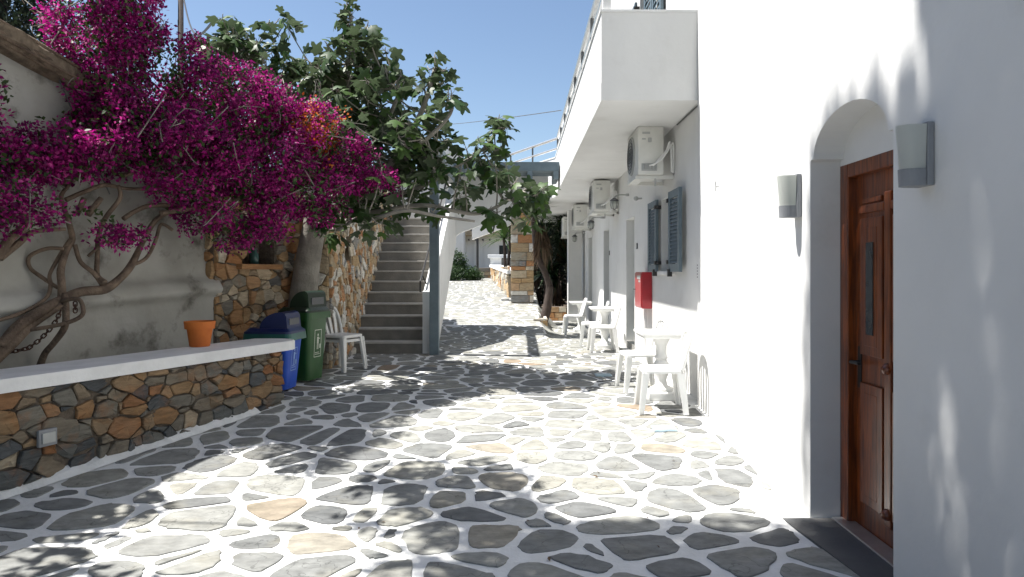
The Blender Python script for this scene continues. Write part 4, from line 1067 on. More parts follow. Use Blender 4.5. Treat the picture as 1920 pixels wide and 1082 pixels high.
# ---- bougainvillea
bg_base = Vector((-4.05, 5.45, .66))
bou = thing('bougainvillea', bg_base, 'large magenta bougainvillea spreading from a gnarled trunk over the planter', 'bougainvillea')
def zp(x, y, Y): return at(x/2.848, y/2.848+340, Y)
limbs = [
 ([(0, 890, 5.25), (100, 770, 5.4), (240, 680, 5.55), (330, 630, 5.7), (430, 590, 5.8), (560, 575, 5.95), (640, 520, 6.1), (700, 450, 6.2), (760, 330, 6.4), (830, 210, 6.5), (930, 150, 6.6), (1100, 60, 6.7)], [30, 30, 28, 26, 25, 26, 22, 20, 15, 14, 12, 8]),
 ([(-40, 960, 5.2), (80, 850, 5.35), (180, 760, 5.5), (330, 660, 5.65)], [36, 28, 22, 18]),
 ([(-60, 760, 5.2), (0, 740, 5.25), (120, 700, 5.45), (240, 630, 5.6), (270, 560, 5.7), (265, 500, 5.7), (300, 430, 5.75), (340, 360, 5.8), (375, 310, 5.8)], 10),
 ([(330, 640, 5.7), (330, 560, 5.7), (325, 470, 5.72), (355, 370, 5.8), (385, 310, 5.85), (370, 230, 5.8), (345, 150, 5.8), (330, 70, 5.85), (420, -30, 6.0)], [24, 20, 18, 17, 16, 14, 13, 11, 9]),
 ([(345, 600, 5.7), (352, 700, 5.65), (345, 780, 5.6), (290, 860, 5.6), (240, 920, 5.6), (210, 1000, 5.6)], [20, 18, 17, 16, 17, 19]),
 ([(330, 640, 5.65), (420, 630, 5.6), (445, 700, 5.55), (400, 740, 5.55), (300, 770, 5.5), (150, 795, 5.45)], 11),
 ([(340, 360, 5.78), (250, 360, 5.7), (160, 400, 5.65), (160, 460, 5.65), (220, 510, 5.7), (310, 570, 5.72)], 10),
 ([(550, 560, 5.95), (500, 490, 5.9), (430, 430, 5.85), (400, 340, 5.85)], 12),
 ([(560, 540, 5.9), (520, 500, 5.95), (520, 400, 6.0), (525, 300, 6.0), (560, 200, 6.05), (640, 90, 6.1), (630, 20, 6.1)], [16, 13, 12, 12, 12, 12, 9]),
 ([(-30, 420, 5.3), (60, 300, 5.4), (150, 230, 5.5), (120, 170, 5.45), (60, 120, 5.4)], [26, 24, 20, 18, 14]),
 ([(0, 410, 5.35), (100, 330, 5.5), (180, 270, 5.55), (350, 255, 5.7)], [20, 18, 14, 9]),
 ([(700, 450, 6.2), (780, 410, 6.3), (830, 320, 6.4), (860, 230, 6.5), (920, 260, 6.5)], 9),
 ([(660, 200, 6.2), (720, 160, 6.3), (800, 130, 6.4), (900, 130, 6.5)], 13),
 ([(350, 100, 5.85), (440, 60, 5.95), (560, 20, 6.1), (680, 40, 6.3), (850, 40, 6.4)], [14, 13, 11, 10, 8]),
 ([(470, 400, 5.9), (560, 320, 6.0)], 8), ([(470, 180, 5.9), (540, 90, 6.0)], [18, 14]), ([(410, 180, 5.9), (450, 90, 5.95)], 14),
]
lm = MB()
for P, r in limbs:
    pts = [zp(*p) for p in P]; rs = r if hasattr(r, '__len__') else [r]*len(P)
    lm.tube(pts, [q/2.848/F*p[2]*random.uniform(.92, 1.08) for q, p in zip(rs, P)], 9, 5)
up_l = [
 ([(115, 350, 5.9), (168, 290, 6.0), (197, 215, 6.05), (204, 140, 6.1), (240, 85, 6.2)], [9, 8, 7, 6, 4]),
 ([(150, 330, 6.0), (180, 310, 6.0), (235, 258, 6.1), (275, 232, 6.2)], [9, 8, 6, 4]),
 ([(204, 150, 6.1), (190, 60, 6.2), (170, 0, 6.2)], [5, 5, 4]), ([(230, 330, 6.2), (330, 298, 6.5), (420, 270, 6.8), (520, 240, 7.1)], [7, 6, 5, 3]),
 ([(30, 310, 5.6), (100, 275, 5.7), (160, 250, 5.8)], [3, 3, 2]), ([(390, 330, 6.6), (500, 330, 7.0), (620, 330, 7.4), (720, 345, 7.7)], [7, 6, 5, 3]),
 ([(300, 400, 6.4), (420, 380, 6.8), (520, 350, 7.1)], [8, 6, 4]), ([(200, 140, 6.1), (260, 110, 6.1), (285, 60, 6.0)], [4, 3, 2]),
]
for P, r in up_l: lm.tube([at(*p) for p in P], [q*.62/F*p[2] for q, p in zip(r, P)], 8, 5)
lm.build('trunk', BARK_B, bou, True, True)
BE = [E(215, -60, 6.1, 80, 60, .5), E(160, -110, 5.7, 80, 60, .5), E(270, -130, 6.3, 60, 60, .5), E(180, -190, 6.0, 70, 50, .5), E(200, 298, 6.1, 90, 34, .3), E(30, 395, 5.3, 70, 42, .30), E(30, 300, 5.5, 80, 45, .3), E(130, 270, 5.8, 130, 45, .3), E(75, 215, 6.0, 40, 22, .15), E(165, 405, 5.9, 36, 16, .2), E(225, 440, 6.0, 48, 20, .2), E(120, 318, 5.7, 60, 16, .22),
      E(150, 60, 6.2, 80, 70, .3), E(215, 40, 6.1, 70, 60, .3), E(260, 65, 6.1, 45, 60, .25), E(225, 150, 6.2, 55, 75, .3), E(170, 170, 6.2, 55, 40, .25), E(210, 230, 6.2, 70, 60, .35),
      E(290, 190, 6.4, 80, 60, .4), E(330, 130, 6.5, 55, 38, .3), E(372, 92, 6.7, 28, 18, .2), E(270, 250, 6.2, 100, 55, .4), E(380, 180, 6.7, 80, 60, .4), E(440, 150, 6.9, 50, 32, .3), E(360, 280, 6.5, 110, 80, .45),
      E(460, 220, 7.0, 85, 75, .45), E(515, 180, 7.1, 45, 38, .3), E(480, 310, 7.0, 110, 80, .45), E(560, 260, 7.3, 75, 60, .4), E(600, 230, 7.5, 40, 35, .3), E(430, 390, 6.9, 110, 60, .4), E(560, 350, 7.3, 95, 60, .4),
      E(640, 290, 7.6, 60, 40, .3), E(650, 340, 7.6, 70, 30, .3), E(420, 240, 7.3, 130, 75, .5), E(520, 290, 7.5, 110, 70, .5), E(330, 230, 6.9, 90, 60, .4), E(705, 335, 7.8, 45, 20, .2), E(735, 350, 7.9, 18, 12, .12), E(490, 432, 7.0, 56, 28, .25), E(610, 395, 7.5, 45, 28, .25), E(345, 350, 6.4, 60, 32, .3), E(425, 447, 6.9, 33, 22, .18),
      # beyond the picture's edge the vine goes on along the wall
      E(-80, 330, 5.0, 120, 120, .5), E(-150, 150, 5.0, 120, 120, .5), E(-200, 420, 4.6, 120, 80, .4)]
rb = np.random.default_rng(77)
BE = [(c, (r[0], r[1]*1.3, r[2])) for c, r in BE]
C = blob_points(BE, 9800, .4, rb)
from mathutils import noise as mnoise
nzv = np.array([mnoise.noise(Vector(c)*3.4)+.5*mnoise.noise(Vector(c)*8.1) for c in C]); C = C[nzv > -.01]; nb = 20
loc = np.repeat(C, nb, 0); dirs = rb.normal(size=loc.shape); dirs /= np.linalg.norm(dirs, axis=1)[:, None]
rad = np.repeat(rb.uniform(.045, .10, len(C)), nb); loc = loc+dirs*rad[:, None]*rb.uniform(.5, 1.2, len(loc))[:, None]
M_ = frames(dirs*.7+rb.normal(0, .7, dirs.shape)+np.array([0, 0, -.1]), roll=1.2, rng=rb)
tone = np.clip(np.repeat(rb.random(len(C)), nb)*.6+.4*rb.random(len(loc)), 0, .999)
oc = np.array(at(592, 248, 7.35)); od = np.repeat((((C-oc)/np.array([.26, .4, .25]))**2).sum(1), nb)
org = (od+rb.normal(0, .35, len(od))) < .55
blades('blossom', bou, L_BOUG, BR_T, BR_F, loc[~org], M_[~org], rb.uniform(.030, .048, (~org).sum()), attr=tone[~org])
ol = np.repeat(oc+rb.normal(size=(70, 3))*np.array([.11, .12, .12]), 12, 0); ol = ol+rb.normal(0, .045, ol.shape)
ol = np.vstack([ol, loc[org]])
blades('orange_blossom', bou, L_ORNG, BR_T, BR_F, ol, frames(rb.normal(size=ol.shape), roll=1, rng=rb), rb.uniform(.03, .046, len(ol)))
gl = blob_points(BE, 13000, .45, rb)
blades('leaves', bou, L_GREEN, BR_T, BR_F, gl, frames(rb.normal(size=gl.shape)+np.array([.2, -.2, -.3]), roll=.6, rng=rb), rb.uniform(.04, .065, len(gl)))
tw = MB()
for k in range(430):
    c = C[rb.integers(len(C))]; d = rb.normal(size=3); d[2] += .1; d /= np.linalg.norm(d); L_ = rb.uniform(.15, .5); mid = c+d*L_*.5+rb.normal(0, .04, 3)
    tw.tube([c-d*L_*.3, mid, c+d*L_*.7], [.006, .0045, .0025], 4, 2)
tw.build('twigs', BARK_F, bou, True, True)['kind'] = 'stuff'

# rusty chain looped round the trunk
cp_ = [zp(45, 915, 5.35), zp(150, 892, 5.45), zp(215, 845, 5.5), zp(262, 795, 5.52), zp(300, 745, 5.55), zp(325, 690, 5.6)]
chn = thing('rusty_chain', cp_[0], 'rusty iron chain hung from the bougainvillea trunk', 'chain')
path = []
for i in range(len(cp_)-1):
    for k in range(8): path.append(cp_[i].lerp(cp_[i+1], k/8))
path.append(cp_[-1]); seg = [0]
for a, b in zip(path, path[1:]): seg.append(seg[-1]+(b-a).length)
NL = max(8, int(seg[-1]/.030)); link0 = None
def link_mesh():
    b = MB(); r, L = .0052, .012
    pts = [(L*math.cos(a)*1.0+(.009 if math.cos(a) > 0 else -.009), .0135*math.sin(a), 0) for a in [2*math.pi*i/14 for i in range(15)]]
    b.tube(pts, r, 6, cap=False); o = b.build('link', RUST, chn, smooth=True); return o
for i in range(NL+3):
    if i < NL:
        s_ = seg[-1]*(i+.5)/NL; j = max(k for k in range(len(seg)) if seg[k] <= s_); j = min(j, len(path)-2)
        p = path[j].lerp(path[j+1], (s_-seg[j])/max(1e-6, seg[j+1]-seg[j])); d = (path[j+1]-path[j]).normalized()
    else: p = zp(402, 655+17*(i-NL)*1.0, 5.6); d = Vector((0, 0, -1))
    if link0 is None: link0 = o = link_mesh()
    else: o = link0.copy(); COL.objects.link(o)
    u = d.orthogonal().normalized(); w = d.cross(u); 
    if i % 2: u, w = w, -u
    o.matrix_local = Matrix.Translation(p-cp_[0]) @ Matrix((d, u, w)).transposed().to_4x4()

# ---- fig tree
fig = thing('fig_tree', G(-2.755, 8.75), 'spreading green fig tree leaning out over the alley in front of the stairs', 'fig tree')
def lobed_leaf(nl=5, seed=0, flat=.0):
    """a lobed leaf along +x, length 1"""
    rg = random.Random(seed); lob = [(-180, .27), (-118, .42), (-60, .60), (0, .70), (60, .60), (118, .42), (180, .27)]; sn = .31; out = []
    ths = np.linspace(-168, 168, 25)
    for th in ths:
        for (a0, l0), (a1, l1) in zip(lob, lob[1:]):
            if a0 <= th <= a1:
                t = (th-a0)/(a1-a0); m_ = (l0 if t < .5 else l1); u = abs(t-.5)*2; r = sn+(m_-sn)*(.5-.5*math.cos(math.pi*u))**.75 if m_ > sn else m_+(sn-m_)*(1-u); break
        r *= rg.uniform(.93, 1.05); out.append((.30+r*math.cos(R(th)), r*math.sin(R(th))))
    v = [(x, y, -.30*abs(y)+.10*math.sin(x*2.2)-.14*x*x) for x, y in out]
    n = len(v); v.append((.30, 0, .06)); v.append((0, 0, 0)); f = [(n, i, i+1) for i in range(n-1)]+[(n, n-1, n+1), (n, n+1, 0)]
    return np.array(v), f
def fig_build():
    rg = np.random.default_rng(91)
    Yt = 8.6
    wood_ = MB()
    main = [(566, 650, 8.75), (566, 590, 8.75), (576, 500, 8.74), (590, 420, 8.72), (602, 370, 8.7)]
    wood_.tube([G(-2.755, 8.75, -.1)]+[at(*p) for p in main[1:]], [.23, .18, .155, .14, .13], 14, 6)
    L_ = {
     'a': [(602, 372, 8.7), (600, 320, 8.9), (560, 250, 9.2), (520, 180, 9.5), (470, 110, 9.8), (425, 60, 10)],
     'b': [(602, 372, 8.7), (640, 300, 8.8), (655, 220, 8.9), (650, 140, 9.0), (660, 60, 9.0), (652, 10, 9.0)],
     'c': [(602, 372, 8.7), (650, 340, 8.6), (700, 290, 8.5), (730, 220, 8.4), (750, 170, 8.4)],
     'd': [(602, 375, 8.7), (670, 360, 8.4), (740, 300, 8.2), (790, 210, 8.1), (815, 130, 8.1)],
     'e': [(600, 400, 8.65), (700, 375, 8.5), (790, 350, 8.5), (860, 310, 8.6), (905, 280, 8.7), (935, 240, 8.8)],
     'f': [(596, 405, 8.65), (700, 398, 8.3), (790, 385, 8.2), (850, 395, 8.2), (900, 400, 8.3), (960, 372, 8.5), (1000, 345, 8.6)],
     'g': [(592, 420, 8.6), (640, 415, 8.2), (700, 410, 7.9), (760, 395, 7.8), (820, 405, 7.9), (890, 415, 8.0)],
     'h': [(602, 372, 8.7), (620, 300, 9.3), (600, 200, 9.8), (590, 130, 10)],
     'i': [(590, 425, 8.6), (630, 430, 8.1), (650, 420, 7.9), (690, 400, 7.7)],
     'j': [(740, 300, 8.2), (800, 260, 8.0), (840, 220, 8.0), (850, 195, 8.0)],
    }
    nodes = []
    for k, P in L_.items():
        pts = [at(*p) for p in P]; n = len(pts)
        r0 = .050 if k in 'abcdh' else .024
        wood_.tube(pts, [r0*(1-i/n)+.010 for i in range(n)], 8, 5)
        for a, b in zip(pts, pts[1:]):
            for t in np.linspace(0, 1, 5): nodes.append(np.array(a.lerp(b, t)))
    nodes = np.array(nodes)
    FE = [E(425, 90, 9.9, 50, 60, .4), E(385, 90, 10, 20, 30, .2), E(470, 130, 9.7, 70, 75, .5), E(530, 90, 9.8, 30, 50, .3), E(545, 160, 9.6, 60, 70, .5), E(610, 150, 9.3, 50, 60, .45), E(660, 110, 8.9, 60, 70, .5), E(700, 110, 8.8, 45, 60, .4), E(655, 35, 9.0, 14, 25, .12),
          E(650, 210, 8.9, 80, 70, .6), E(730, 190, 8.5, 55, 75, .5), E(700, 270, 8.5, 70, 60, .6), E(770, 270, 8.3, 55, 55, .5), E(815, 150, 8.1, 30, 45, .3), E(845, 195, 8.0, 22, 28, .22), E(795, 215, 8.1, 40, 55, .4), E(810, 270, 8.2, 40, 40, .35),
          E(760, 340, 8.2, 75, 45, .5), E(690, 370, 8.2, 70, 40, .5), E(800, 330, 8.3, 45, 45, .4), E(645, 415, 8.0, 38, 22, .3), E(700, 410, 7.9, 45, 28, .3), E(905, 285, 8.7, 40, 20, .25), E(935, 238, 8.8, 22, 16, .18), E(900, 320, 8.5, 45, 22, .3),
          E(960, 340, 8.5, 48, 34, .35), E(1005, 365, 8.6, 26, 38, .28), E(930, 385, 8.3, 50, 24, .3), E(985, 400, 8.4, 30, 22, .25), E(865, 330, 8.4, 35, 28, .3), E(840, 390, 8.1, 40, 18, .25), E(880, 365, 8.3, 40, 20, .25), E(600, 250, 9.3, 60, 60, .5)]
    FE = [(c, (r[0], r[1]*1.65, r[2])) for c, r in FE]
    tips = np.vstack([blob_points(FE, 330, .25, rg)]+[np.array([at(x, y, Y_)]) for x, y, Y_ in ((652, 8, 9.0), (640, 30, 9.0), (660, 28, 9.0), (650, 60, 9), (538, 30, 9.8), (520, 40, 9.8), (815, 108, 8.1), (805, 130, 8.1), (935, 222, 8.8), (928, 240, 8.8), (950, 240, 8.8))])
    tv = MB(); loc, dr, sc = [], [], []
    for tpos in tips:
        d2 = ((nodes-tpos)**2).sum(1); j = int(np.argmin(d2+rg.random(len(nodes))*.04)); a = nodes[j]
        outd = tpos-a; L1 = np.linalg.norm(outd); outd = outd/max(L1, .05)
        dirt = outd*.5+np.array([0, 0, .6])+rg.normal(0, .25, 3); dirt /= np.linalg.norm(dirt)
        mid = (a+tpos)/2+np.array([0, 0, -.10*L1])+rg.normal(0, .03, 3)
        tv.tube([a, mid, tpos, tpos+dirt*.06], [.011, .009, .007, .004], 5, 2)
        k = rg.integers(5, 9); ph = rg.uniform(0, 6.28)
        u = np.cross(dirt, [0.3, .2, 1]); u /= np.linalg.norm(u); w = np.cross(dirt, u)
        for i in range(k):
            a_ = ph+i*2.4; el = rg.uniform(-.5, .75)
            d = (u*math.cos(a_)+w*math.sin(a_))*math.cos(el)+dirt*math.sin(el); d[2] -= .25; d /= np.linalg.norm(d)
            pet = rg.uniform(.04, .09)
            loc.append(tpos+dirt*rg.uniform(-.08, .05)+d*pet); dr.append(d+np.array([0, 0, -.2])); sc.append(rg.uniform(.125, .235)*(1.0 if el < .5 else .7))
            tv.tube([tpos, loc[-1]], .0028, 3, cap=False)
    wood_.build('trunk', BARK_F, fig, True, True)
    t_ = tv.build('twigs', BARK_F, fig, True, True); t_['kind'] = 'stuff'
    loc = np.array(loc); dr = np.array(dr); sc = np.array(sc); M = frames(dr, roll=.45, rng=rg)
    T = [lobed_leaf(5, s) for s in range(4)]
    # the 300 that show largest are leaves of their own, the rest one mass
    size = sc/loc[:, 1]; front = np.argsort(-(size*(1+.0*loc[:, 0]))); ind = set(front[:300].tolist())
    meshes = []
    for v, f in T:
        me = bpy.data.meshes.new('leaf'); me.from_pydata(v.tolist(), [], f); me.materials.append(L_FIG); meshes.append(me)
    off = Vector(fig.location)
    for i in ind:
        o = bpy.data.objects.new('leaf', meshes[i % 4]); COL.objects.link(o); o.parent = fig
        m3 = Matrix(M[i].tolist()).to_4x4(); o.matrix_local = Matrix.Translation(Vector(loc[i])-off) @ m3 @ Matrix.Scale(sc[i], 4)
    rest = np.array([i for i in range(len(loc)) if i not in ind])
    for k in range(4):
        s_ = rest[k::4]
        if k == 0: vs_all = []
    blades('foliage', fig, L_FIG, T[0][0], T[0][1], loc[rest], M[rest], sc[rest])
fig_build()

# ---- generic leafy tree / bush made of many leaves on limbs
LF_T = np.array([(0, 0, 0), (.5, .22, .06), (1, 0, -.06), (.5, -.22, .06)]); LF_F = [(0, 1, 2), (0, 2, 3)]
def bush(name, label, cat, base, ells, n, m, size, limbs_=(), bark=BARK_D, seed=1, shell=.3, group=None, droop=-.2, shape=(LF_T, LF_F), clump=14, spread=.12, keep=None):
    t = thing(name, base, label, cat, group); rg = np.random.default_rng(seed)
    C = blob_points(ells, max(1, n//clump), shell, rg); loc = np.repeat(C, clump, 0)+rg.normal(0, spread, (len(C)*clump, 3))
    if keep is not None: loc = loc[keep(loc, rg)]
    blades('foliage', t, m, shape[0], shape[1], loc, frames(rg.normal(size=loc.shape)+np.array([0, 0, droop]), roll=.5, rng=rg), rg.uniform(*size, len(loc)))
    b = MB()
    for P, r in limbs_: b.tube(P, r, 8, 4)
    for c in C[::max(1, len(C)//60)]:
        # thin branches towards the nearest limb
        if limbs_:
            pts = [Vector(p) for P, r in limbs_ for p in P]; q = min(pts, key=lambda p: (p-Vector(c)).length); b.tube([q, (q+Vector(c))/2+Vector((0, 0, -.05)), Vector(c)], [.02, .014, .006], 5, 2)
    if b.v: b.build('trunk', bark, t, True, True)
    return t
# dark conifer behind the old building
cb_ = Vector((-7.6, 10.2, 0))
bush('dark_conifer', 'dark needle-leaved tree behind the earthen roof', 'tree', cb_,
     [(cb_+Vector((-.4, 0, 5.4)), (1.2, 1.0, .8)), (cb_+Vector((.5, .1, 4.9)), (1.3, .9, .5)), (cb_+Vector((1.3, .2, 4.3)), (.9, .6, .22)), (cb_+Vector((1.0, 0, 3.8)), (.7, .5, .2)), (cb_+Vector((-1.0, 0, 4.3)), (1, .8, .6)), (cb_+Vector((-.2, 0, 6.3)), (.8, .7, .6)), (cb_+Vector((1.5, 0, 3.45)), (.4, .4, .12))], 15000, L_DARK, (.05, .13),
     [([cb_, cb_+Vector((.1, 0, 3)), cb_+Vector((-.1, 0, 6.4))], [.2, .13, .04]), ([cb_+Vector((0, 0, 3.6)), cb_+Vector((.8, .1, 4.2)), cb_+Vector((1.9, .2, 4.4))], [.06, .04, .02])], seed=12, spread=.11)
# tall tree standing in the bed behind the camera's left; it shades the near paving and wall
tb = Vector((-4.7, 1.1, .6))
TE = []
for (x, y, z, rx, ry, rz) in ((-3.0, 4.0, 8.0, .9, .7, 1.0), (-3.0, 3.95, 9.2, .9, .7, .8), (-3.3, 3.8, 7.0, .8, .7, .8), (-3.1, 5.1, 5.6, .45, .6, .6), (-3.2, 4.9, 4.9, .4, .5, .4), (-3.1, 4.4, 6.4, .6, .7, .6), (-3.0, 4.2, 10.9, 1.0, .62, 1.2), (-3.2, 4.15, 12.0, .9, .6, .8), (-2.9, 4.3, 11.4, .8, .5, .8), (-3.0, 3.4, 11.8, 1.2, 1.0, 1.2), (-3.0, 3.2, 13.6, 1.2, .9, 1.2), (-2.9, 3.6, 9.2, .9, .9, .7), (-3.0, 2.6, 11.8, 1.3, 1.3, .9), (-3.4, 2.7, 13.4, 1.3, 1.2, .9), (-3.0, 3.0, 10.0, 1.2, 1.2, .8), (-3.8, -.6, 12.5, 1.6, 1.5, 1.5), (-3.6, -.2, 9.8, 1.5, 1.5, 1.2), (-4.2, 1.5, 13.4, 1.6, 1.6, 1.2), (-3.2, 1.6, 12.2, 1.6, 1.7, 1.2), (-4.6, .8, 11.4, 1.7, 1.7, 1.2), (-3.0, 1.9, 10.6, 1.4, 1.7, 1.0), (-2.4, 2.3, 9.6, 1.2, 1.7, .9), (-4.4, 1.8, 9.4, 1.4, 1.5, 1.0), (-3.4, 2.6, 8.7, 1.1, 1.5, .8), (-2.3, 2.8, 8.0, 1.0, 1.5, .7), (-3.0, 3.3, 6.9, .8, 1.5, .6), (-2.9, 4.5, 6.4, .45, .7, .4), (-2.2, 2.4, 6.6, 1.1, 1.2, .7), (-4.2, .8, 7.4, 1.3, 1.4, .9), (-1.3, .6, 7.2, 1.0, 1.2, .7), (-3.6, .2, 14.6, 1.2, 1.3, 1.0), (-4.0, 1.0, 15.8, 1.2, 1.4, 1.0), (-2.6, 1.2, 14.3, 1.0, 1.4, .9)):
    TE.append((np.array((x, y, z)), (rx, ry, rz)))
TE0 = TE
for (x, y, z) in ((-4.3, 4.4, 4.0), (-4.0, 3.9, 3.6), (-4.5, 5.0, 4.6), (-4.2, 3.4, 4.4), (-3.6, 3.2, 4.6)): TE.append((np.array((x, y, z)), (.45, .5, .35)))
GAPS = [(2.93, 1.25, .05, .42), (2.80, .80, .06, .45), (2.72, .35, .05, .40), (2.86, .15, .05, .35), (2.62, 1.75, .06, .40), (2.55, 1.0, .05, .55), (3.12, 1.05, .04, .35), (2.70, 2.55, .05, .45), (2.50, 2.2, .05, .5), (2.45, .4, .06, .5), (2.98, .45, .035, .3), (2.60, 3.2, .05, .5), (2.83, 1.9, .035, .35), (2.40, 1.5, .05, .5), (2.35, 2.9, .05, .4), (3.02, 2.6, .04, .3), (2.9, 3.4, .05, .45), (2.75, 3.7, .04, .3), (2.66, 1.35, .025, .3), (2.95, .8, .02, .2), (2.5, .1, .03, .3)]
def canopy(loc, rg):
    # leaves cut from the crowns to shape streaks and patches of sunlight below
    t = (WX-loc[:, 0])/-SUN.x*-1; k = (WX-loc[:, 0]); Yw = loc[:, 1]-.12*k; Zw = loc[:, 2]-2.1*k
    nzl = np.array([mnoise.noise(Vector((y*2.2, z*.55, 3.3))) for y, z in zip(Yw, Zw)])
    nz2 = np.array([mnoise.noise(Vector((y*16, z*3.2, 1.7))) for y, z in zip(Yw, Zw)])
    ok = ~((Zw > 2.25) & (Yw > 3.02+.35*nzl)) & ~((Zw > -.2) & (Yw > 4.22+.25*nzl))
    for y, z, a, b in [(y, z, a*.9, b*1.35) for y, z, a, b in GAPS]: ok &= ((((Yw-y-.06*(Zw-z))/a)**2+((Zw-z)/b)**2+1.1*nz2) > 1) | (rg.random(len(loc)) < .04)
    kg = loc[:, 2]/2.1; Xg = loc[:, 0]+kg; Yg = loc[:, 1]-.12*kg; og = Zw < -.1
    ng = np.array([mnoise.noise(Vector((x*1.6, y*1.6, 8.3))) for x, y in zip(Xg, Yg)])
    lit = og & (Yg > 3.35) & (Xg > -2.35+.5*ng) & (Xg < -.95+.5*ng)
    lit |= og & (Xg > .15) & (Yg > 4.15+.2*ng); lit |= og & (Yg > 5.25+.2*ng) & (Xg > -2.4)
    return ok & ~lit
bush('tall_shade_tree', 'tall spreading shade tree beside the camera position', 'tree', tb, TE, 84000, L_TALL, (.10, .18),
     [([tb, tb+Vector((.1, 0, 4)), tb+Vector((.4, .2, 8)), tb+Vector((.6, .3, 14.5))], [.24, .2, .13, .04]), ([tb+Vector((.1, 0, 5)), tb+Vector((1.2, .8, 6)), tb+Vector((2.2, 1.6, 7.5)), tb+Vector((2.6, 1.8, 9))], [.1, .08, .05, .02]), ([tb+Vector((.2, 0, 5.2)), tb+Vector((1.2, 2.0, 6.0)), tb+Vector((1.7, 3.2, 6.0))], [.08, .06, .02])], BARK_F, 15, shell=.1, spread=.13, keep=canopy)

t2 = Vector((-4.9, -4.2, .6)); T2 = []  # unseen tree added to darken the near wall and the ground behind
for (x, y, z) in ((-4.2, -1.6, 8.6), (-2.4, -1.4, 8.2), (-.8, -1.6, 7.6), (-3.4, -3.6, 9.4), (-1.6, -3.4, 8.8), (-.2, -3.2, 7.9), (-4.4, -5.4, 8.8), (-2.6, -5.6, 9.2), (-.6, -5.2, 8.4), (-5.2, -3.4, 10.6), (-3.2, -4.8, 11.4), (-1.2, -.2, 8.4), (-2.2, .6, 9.4), (.3, -1.9, 6.8)):
    T2.append((np.array((x, y, z)), (1.5, 1.5, .9)))
bush('added_shade_tree', 'unseen broad dense tree added behind the camera to shade the near wall', 'tree', t2, T2, 40000, L_TALL, (.12, .20),
     [([t2, t2+Vector((.1, .2, 3)), t2+Vector((.5, .4, 6)), t2+Vector((1.2, .6, 9))], [.28, .24, .17, .06]), ([t2+Vector((.3, .3, 4.5)), t2+Vector((1.8, .8, 6.2)), t2+Vector((3.8, 1.6, 7.4))], [.14, .1, .04])], BARK_F, 16, shell=.1, spread=.15, keep=canopy)
# bushes by the far house, yucca bed, palm, dracaena
fb = at(862, 520, 27); fb.z = 1.1
for k, (px, py, Y, rx, rz, lb) in enumerate(((858, 492, 27.0, 14, 24, 'upright dark green bush by the stair foot, before the far house'), (880, 512, 26.8, 22, 12, 'low dark shrub at the foot of the black post'), (845, 514, 26.6, 20, 14, 'low shrub half hidden by the stair parapet'))):
    c = at(px, py, Y); bush('garden_bush', lb, 'bush', Vector((c.x, Y, 1.12)), [(np.array(c), (rx/F*Y, .35, rz/F*Y)), (np.array(c)+np.array([.1, .1, -.15]), (rx/F*Y, .35, rz/F*Y*.7))], 2200, L_BUSH, (.05, .11), seed=70+k, spread=.06)
BL_T = np.array([(0, .5, 0), (0, -.5, 0), (.35, .55, .05), (.35, -.55, .05), (.7, .38, .03), (.7, -.38, .03), (1, 0, -.08)])*np.array([1, .055, 1]); BL_F = [(0, 1, 3, 2), (2, 3, 5, 4), (4, 5, 6)]
def rosette(centre, n, L0, L1, rg, droop=.35, up=.2, spreadz=1.0):
    a = rg.uniform(0, 2*math.pi, n); e = rg.uniform(-.5, 1.35, n)*spreadz; d = np.stack([np.cos(a)*np.cos(e), np.sin(a)*np.cos(e), np.sin(e)+up*0], 1)
    return np.broadcast_to(np.array(centre), (n, 3)).copy(), d, rg.uniform(L0, L1, n)
def spiky(name, label, cat, base, heads, n, L0, L1, m, stem_r, seed, spreadz=1.0, dead=0, group=None):
    t = thing(name, base, label, cat, group); rg = np.random.default_rng(seed); lo, di, le = [], [], []; b = MB(); dl_, dd_, de_ = [], [], []
    for h in heads:
        l_, d_, s_ = rosette(h, n, L0, L1, rg, spreadz=spreadz); lo.append(l_); di.append(d_); le.append(s_)
        b.tube([base+Vector((0, 0, -.05)), (Vector(base)*.5+Vector(h)*.5)+Vector(rg.normal(0, .08, 3)), Vector(h)], [stem_r, stem_r*.9, stem_r*.8], 8, 4)
        if dead:
            k = dead; a = rg.uniform(0, 6.28, k); dl_.append(np.array(h)+np.stack([.04*np.cos(a), .04*np.sin(a), rg.uniform(-.35, .05, k)], 1)); dd_.append(np.stack([np.cos(a)*.28, np.sin(a)*.28, -np.ones(k)], 1)); de_.append(rg.uniform(L0, L1, k))
    lo, di, le = np.vstack(lo), np.vstack(di), np.concatenate(le)
    blades('foliage', t, m, BL_T, BL_F, lo, frames(di, roll=.2, rng=rg), le)
    if dead: blades('dead_leaves', t, L_DEAD, BL_T, BL_F, np.vstack(dl_), frames(np.vstack(dd_), up=(1, 0, .1), roll=.6, rng=rg), np.concatenate(de_))
    b.build('trunk', BARK_D, t, True, True)
    return t
yk = [(.75, 21.0, [1.1, 1.9]), (1.15, 21.4, [.9, 2.2]), (1.55, 21.2, [1.4, 2.6]), (.6, 22.2, [2.3, 1.4]), (1.3, 22.8, [1.7, 2.9]), (1.8, 22.6, [1.2, 2.1])]
ylb = ['yucca clump at the bed edge next to the pillar', 'yucca clump in the middle front of the dark bed', 'tall yucca against the corner column', 'yucca standing behind the pillar', 'tallest yucca at the back of the dark bed', 'yucca at the back of the bed by the building']
for k, (x, y, zs_) in enumerate(yk):
    spiky('yucca_plant', ylb[k], 'yucca', Vector((x, y, .34)), [Vector((x+random.uniform(-.15, .15), y+random.uniform(-.1, .1), .34+z)) for z in zs_], 130, .55, .95, L_SPIKE, .05, 80+k, dead=60 if k % 2 else 0, group='yuccas in the dark bed')
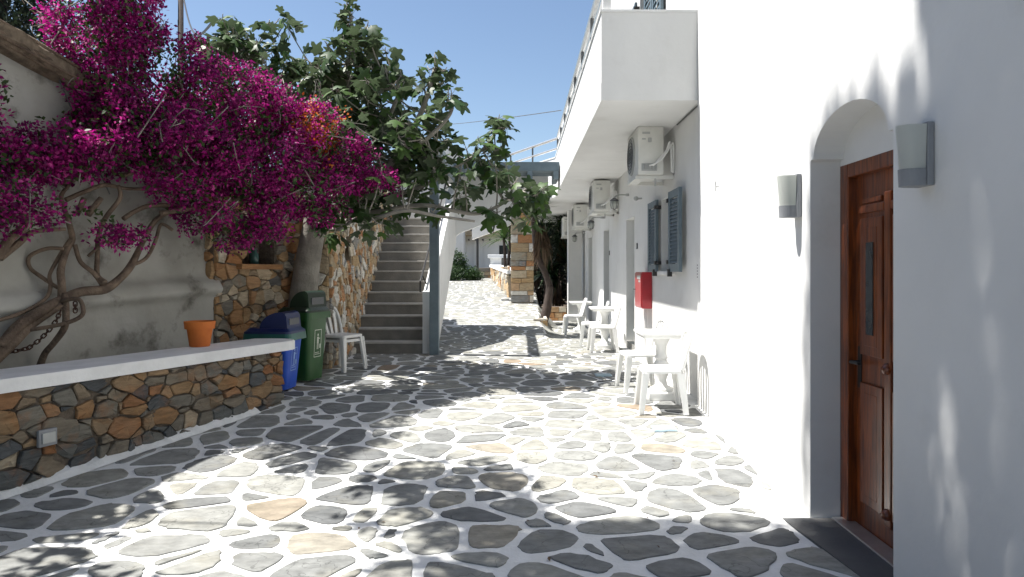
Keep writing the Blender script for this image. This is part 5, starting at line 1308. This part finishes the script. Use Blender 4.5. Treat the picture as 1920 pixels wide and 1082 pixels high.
bush('dark_hedge', 'dense dark hedge closing the bed behind the yuccas', 'hedge', Vector((1.2, 24.5, .34)), [(np.array((x, 24.6, z)), (.7, .45, .7)) for x in (.4, 1.2, 2.0, 2.8) for z in (.9, 2.0, 3.1)], 12000, L_DARK, (.10, .2), seed=90, spread=.14)
spiky('palm_plant', 'bright green palm fronds beside the pillar top', 'palm', Vector((-.45, 21.5, .9)), [Vector((-.50, 21.5, 2.5)), Vector((-.30, 21.7, 2.95))], 90, .55, .85, L_PALM, .05, 95)
# leaning dracaena with a skirt of dead leaves, in front of the bed
dt = thing('dracaena_tree', G(.53, 17.0), 'thin crooked tree with a skirt of dead brown leaves near the bed', 'tree')
tp = [(1012, 612, 17), (1024, 585, 17), (1029, 555, 17.0), (1030, 535, 17), (1022, 512, 17), (1010, 485, 17), (1005, 455, 17), (1003, 425, 17), (1000, 400, 17)]
MB().tube([at(*p) for p in tp], [.15, .115, .10, .085, .075, .085, .09, .09, .06], 10, 5).tube([at(1029, 540, 17), at(1036, 537, 16.9)], [.04, .02], 6).build('trunk', BARK_D, dt, True, True)
rg = np.random.default_rng(97); l_, d_, s_ = rosette(at(1002, 405, 17), 130, .4, .75, rg)
blades('foliage', dt, L_PALM, BL_T, BL_F, l_, frames(d_, roll=.2, rng=rg), s_)
k = 150; a = rg.uniform(0, 6.28, k); c0_ = np.array(at(1008, 430, 17))
blades('dead_leaves', dt, L_DEAD, BL_T, BL_F, c0_+np.stack([.10*np.cos(a)+.06, .1*np.sin(a), rg.uniform(-.35, .1, k)], 1), frames(np.stack([np.cos(a)*.25+.1, np.sin(a)*.25, -np.ones(k)], 1), up=(1, 0, .1), roll=.6, rng=rg), rg.uniform(.4, .8, k))

# fallen leaves and figs on the paving
rg = np.random.default_rng(5); fl = [(840+10, 715, 7.4), (692, 690, 0), (955, 707, 0), (998, 617, 0)]
fv = []
for i in range(60):
    x = rg.uniform(-2.4, 1.2); y = rg.uniform(3.6, 12); fv.append((x, y, gz(x, y)+.014))
fv = np.array(fv); dd = rg.normal(size=fv.shape); dd[:, 2] *= .15
tag(blades('fallen_leaves', None, L_DEAD, LF_T, LF_F, fv, frames(dd, roll=.2, rng=rg), rg.uniform(.02, .05, len(fv))), 'small dry leaves scattered on the paving', 'leaves', kind='stuff')
